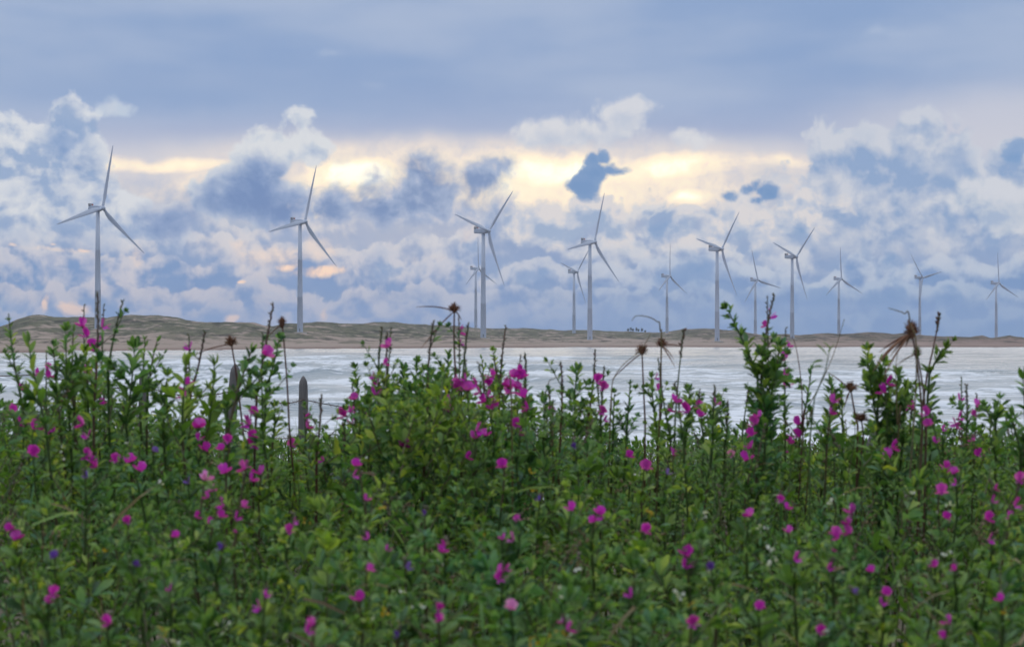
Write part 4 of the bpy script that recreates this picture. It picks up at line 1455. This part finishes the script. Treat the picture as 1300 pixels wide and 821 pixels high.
def build_blades():
    T = [([(838, 418), (834, 408), (822, 402), (808, 401), (802, 407)], 3.4, 'thin grass blade arching over against the sky right of centre', 'dry', (838, 500)),
         ([(776, 520), (778, 484), (792, 462), (812, 446), (826, 424)], 3.5, 'long dry grass stem arching up to the right below the blue cloud turbine', 'dry', (774, 560)),
         ([(1026, 540), (1025, 520), (1042, 487), (1058, 450), (1072, 405)], 3.4, 'thin bare grey twig slanting up right before the far dunes', 'dry', (1028, 570)),
         ([(1018, 540), (1018, 497), (1014, 460), (1008, 432), (1002, 428)], 3.4, 'thin reddish flower stalk left of the bare grey twig', 'red', (1018, 570)),
         ([(1139, 540), (1138, 500), (1137, 470), (1140, 445)], 3.2, 'thin pale stalk just left of the big brown seed head', 'dry', (1139, 570)),
         ([(1155, 408), (1148, 398), (1138, 394), (1128, 391)], 2.9, 'hair thin dry blade drooping left above the big brown seed head', 'dry', (1160, 540)),
         ([(700, 530), (696, 488), (704, 480), (712, 477)], 3.3, 'short dry olive stem left of the fuzzy bud spike', 'dry', (702, 560)),
         ([(640, 480), (610, 484), (590, 482)], 3.0, 'dry yellowish leaf lying across the magenta flowers at the centre', 'dry', (650, 560))]
    for pl, d, label, mat, foot in T:
        d *= 1.2
        P_ = [at(px, py, d) for px, py in pl]
        f = at(foot[0], foot[1], d + .02)
        base = ground_at(f.x, f.y + .45)
        if label.startswith('hair'): P_ = P_[::-1][::-1]
        raw = [base, f] + P_
        # smooth by Catmull-Rom
        pts = []
        for i in range(len(raw) - 1):
            p0, p1, p2, p3 = raw[max(i - 1, 0)], raw[i], raw[i + 1], raw[min(i + 2, len(raw) - 1)]
            for s in range(6):
                t = s / 6
                pts.append(.5 * ((2 * p1) + (p2 - p0) * t + (2 * p0 - 5 * p1 + 4 * p2 - p3) * t * t + (3 * p1 - p0 - 3 * p2 + p3) * t ** 3))
        pts.append(raw[-1])
        A = Acc()
        A.tube(pts, list(np.linspace(.0018, .0006, len(pts))), mat, 4)
        o = A.build('dry_grass_stem', None, base)
        o.location = base
        tag(o, label, 'grass stem', 'thin dry stems')
    # leaves on the bare twig
    # broad round leaves of a creeping plant near the post stub
    spots = [(1092, 560, 34), (1058, 556, 30), (1075, 585, 40), (1108, 588, 44), (1140, 590, 30), (1045, 590, 30), (1122, 556, 26), (1160, 580, 34), (1128, 610, 36), (1090, 612, 34), (988, 562, 24), (1008, 574, 26)]
    base = ground_at(at(1095, 560, 4.0).x, 4.0)
    root = empty('creeping_vine', base)
    tag(root, 'creeping plant with broad round bright green leaves around the grey post stub', 'plant')
    S, Fo = Acc(), Acc()
    for (x, y, w) in spots:
        d = 4.15 + rnd.uniform(-.1, .15)
        p = at(x, y, d)
        wd = w * d / F_PX
        j = base.lerp(p, .5) + rdir(.05)
        S.tube(bez(base, j, p, 6), [.002] * 6, 'stem', 4)
        up = Vector((rnd.uniform(-.4, .4), -.8, rnd.uniform(.2, .8)))
        Fo.leaf(p - Vector((0, 0, wd * .4)), Vector((rnd.uniform(-.6, .6), .2, 1)), up, wd * .8, wd * .8, 'round', 'broad')
    S.build('stem', root, base)
    Fo.build('foliage', root, base)
    # leaves at the right of the twig
    base = ground_at(at(1030, 560, 3.38).x, 3.4)
    root = empty('leafy_shoot', base)
    tag(root, 'sprig with three flat leaves half way up the thin bare twig', 'plant', 'shoots rising above the thicket')
    S, Fo = Acc(), Acc()
    q = [base, at(1028, 560, 3.39), at(1034, 505, 3.39), at(1048, 470, 3.39), at(1053, 445, 3.39)]
    S.tube(q, [.0022, .0016, .0013, .0011, .0008], 'stem', 5)
    for (x0, y0, x1, y1) in ((1046, 458, 1034, 458), (1046, 466, 1034, 464), (1050, 452, 1040, 436), (1052, 448, 1057, 436), (1054, 444, 1048, 433)):
        a, b_ = at(x0, y0, 3.385), at(x1, y1, 3.37)
        Fo.leaf(a, b_ - a, Vector((0, -.6, 1)), (b_ - a).length * 1.1, .008, 'ellip', 'fresh')
    S.build('stem', root, base)
    Fo.build('foliage', root, base)


def build_fence():
    m, g, b = new_mat('weathered_wood')
    geo = g.node('ShaderNodeNewGeometry')
    n = g.noise(g.vec('MULTIPLY', geo.outputs['Position'], (60, 60, 4)), 1.0, 6, .65)
    n2 = g.noise(geo.outputs['Position'], 9, 4, .6)
    g.put(b.inputs['Base Color'], g.mix(n2, g.mix(n, (.085, .075, .072), (.28, .25, .235)), g.mix(n, (.075, .078, .085), (.17, .17, .18))))
    b.inputs['Roughness'].default_value = .9
    bp = g.node('ShaderNodeBump')
    bp.inputs['Distance'].default_value = .01
    g.put(bp.inputs['Height'], n)
    g.l.new(bp.outputs[0], b.inputs['Normal'])
    mw, g, b = new_mat('rusty_wire')
    b.inputs['Base Color'].default_value = (.10, .065, .05, 1)
    b.inputs['Roughness'].default_value = .8
    b.inputs['Metallic'].default_value = .4
    posts = [(183, 468, 181, 560, 11.6, 13, 'grey wooden fence post at the left, mostly behind leafy shoots', .5),
             (299, 462, 291, 560, 10.6, 14, 'thick wooden fence post leaning slightly, crossed by a bushy branch', .5),
             (385, 477, 384, 560, 13.4, 12, 'weathered fence post with a pointed top standing clear before the water', .9),
             (1113, 541, 1108, 580, 6.0, 25, 'blue-grey broken post stub among round leaves on the right', 1.3)]
    tops = []
    for (x, y, fx, fy, d, w, label, point) in posts:
        tip, low = at(x, y, d), at(fx, fy, d)
        rad = w * d / F_PX / 2
        dirv = (low - tip).normalized()
        gz = float(ground_z(low.x, low.y)) - .15
        base = tip + dirv * ((tip.z - gz) / -dirv.z)
        rings = []
        prof = [(0, 1.05), (.3, 1.0), (.6, .97), (.85, .95)]
        L = (tip - base).length
        levels = [(base.lerp(tip, t), rad * s) for t, s in prof]
        sh = rad * (1.2 + point)
        levels += [(tip - dirv * -sh, rad * .93), (tip - dirv * -(sh * .55), rad * .80), (tip - dirv * -(sh * .18), rad * .42), (tip, rad * .12)]
        for p, r_ in levels:
            rr = []
            for k in range(14):
                a = 2 * math.pi * k / 14
                q = 1 + .07 * math.sin(3 * a + 1.3) + .05 * math.sin(5 * a + p.z * 9) + .03 * math.sin(7 * a + p.z * 23)
                rr.append((p.x + r_ * q * math.cos(a) - base.x, p.y + r_ * q * math.sin(a) - base.y, p.z - base.z))
            rings.append(rr)
        v, f = loft(rings)
        o = mesh_obj('fence_post', v, f, m)
        o.location = base
        tag(o, label, 'fence post', 'fence posts along the beach')
        tops.append((tip, dirv, rad))

    def wire(rows, label, dd=.0035):
        # rows: (x, y, d) of the wire where the photo shows it, one span per post
        pts = []
        for i in range(len(rows) - 1):
            a, b_ = at(*rows[i]), at(*rows[i + 1])
            for s in range(14):
                t = s / 14
                pts.append(a.lerp(b_, t) + Vector((0, 0, -.05 * 4 * t * (1 - t))))
        pts.append(at(*rows[-1]))
        A = Acc()
        A.tube(pts, [dd] * len(pts), 'red', 5)
        # barbs
        tot = 0
        for i in range(len(pts) - 1):
            seg = pts[i + 1] - pts[i]
            n = max(1, int(seg.length / .12))
            for k in range(n):
                p = pts[i] + seg * ((k + .5) / n)
                for s in (-1, 1):
                    v = Vector((.012 * s, .006, .018 * s * rnd.choice([-1, 1])))
                    A.tube([p - v, p + v], [.0016, .0010], 'red', 3)
        A.flush()
        o = A.build('barbed_wire')
        o.data.materials.clear()
        o.data.materials.append(mw)
        tag(o, label, 'barbed wire', 'strands of barbed wire')
    wire([(-260, 460, 14.5), (60, 475, 12.6), (183, 489, 11.6 - .045), (299, 495, 10.6 - .05), (385, 507, 13.4 - .045), (600, 526, 17.5)], 'upper strand of barbed wire running past the fence posts before the water')
    wire([(-260, 505, 14.5), (60, 522, 12.6), (183, 536, 11.6 - .045), (299, 541, 10.6 - .05), (385, 551, 13.4 - .045), (600, 556, 17.5)], 'lower strand of barbed wire close above the green growth at the fence')


def build_far_trees():
    m = leaf_material('far_foliage', [(0, (.035, .050, .030)), (1, (.060, .075, .045))], .1)
    mt, g, b = new_mat('bark')
    b.inputs['Base Color'].default_value = (.10, .08, .06, 1)
    L = ['left end', 'second from the left', 'third from the left', 'middle', 'third from the right', 'second from the right', 'right end']
    for i, (x, h) in enumerate([(797.5, 4.2), (801, 6.4), (803.5, 4.6), (808, 7.4), (810.5, 5.4), (815, 6.8), (819, 3.8)]):
        d = 2700
        X = x
        z = float(dune_z(np.array([X]), np.array([float(d)]))[0])
        base = Vector(((x - CX) / F_PX * d, d, z - .5))
        root = empty('tree', base)
        tag(root, f'tiny dark tree on the far ridge, {L[i]} of the row of seven', 'tree', 'trees on the far ridge')
        v, f = loft([ring((0, 0, -1), .25, 6), ring((0, 0, h * .7), .1, 6)])
        mesh_obj('trunk', v, f, mt, root)
        A = []
        vs, fs = [], []
        for k in range(160):
            c = Vector((rnd.gauss(0, .75), rnd.gauss(0, .75), h * .68 + rnd.gauss(0, h * .18)))
            a_, b_ = rdir(.45), rdir(.45)
            n0 = len(vs)
            vs += [tuple(c - a_), tuple(c + b_), tuple(c + a_), tuple(c - b_)]
            fs.append((n0, n0 + 1, n0 + 2, n0 + 3))
        mesh_obj('crown', vs, fs, m, root, smooth=False)


def build_plants():
    plant_materials()
    FL['mag'] = [make_flower_mesh('flower', 'mag', o_, s) for o_, s in ((.85, .0150), (.55, .0145), (.7, .0155), (1.0, .0145))]
    FL['pink'] = [make_flower_mesh('flower', 'pink', 1.0, .0145)]
    FL['pur'] = [make_flower_mesh('flower', 'pur', .9, .0135)]
    build_undergrowth()
    flower_plants()
    build_shoots()
    build_heads()
    build_blades()
    build_fence()
    build_far_trees()
build_settings()
build_camera()
build_sky()
build_sun()
build_land()
build_turbines()
if 'build_plants' in globals(): build_plants()
build_haze()
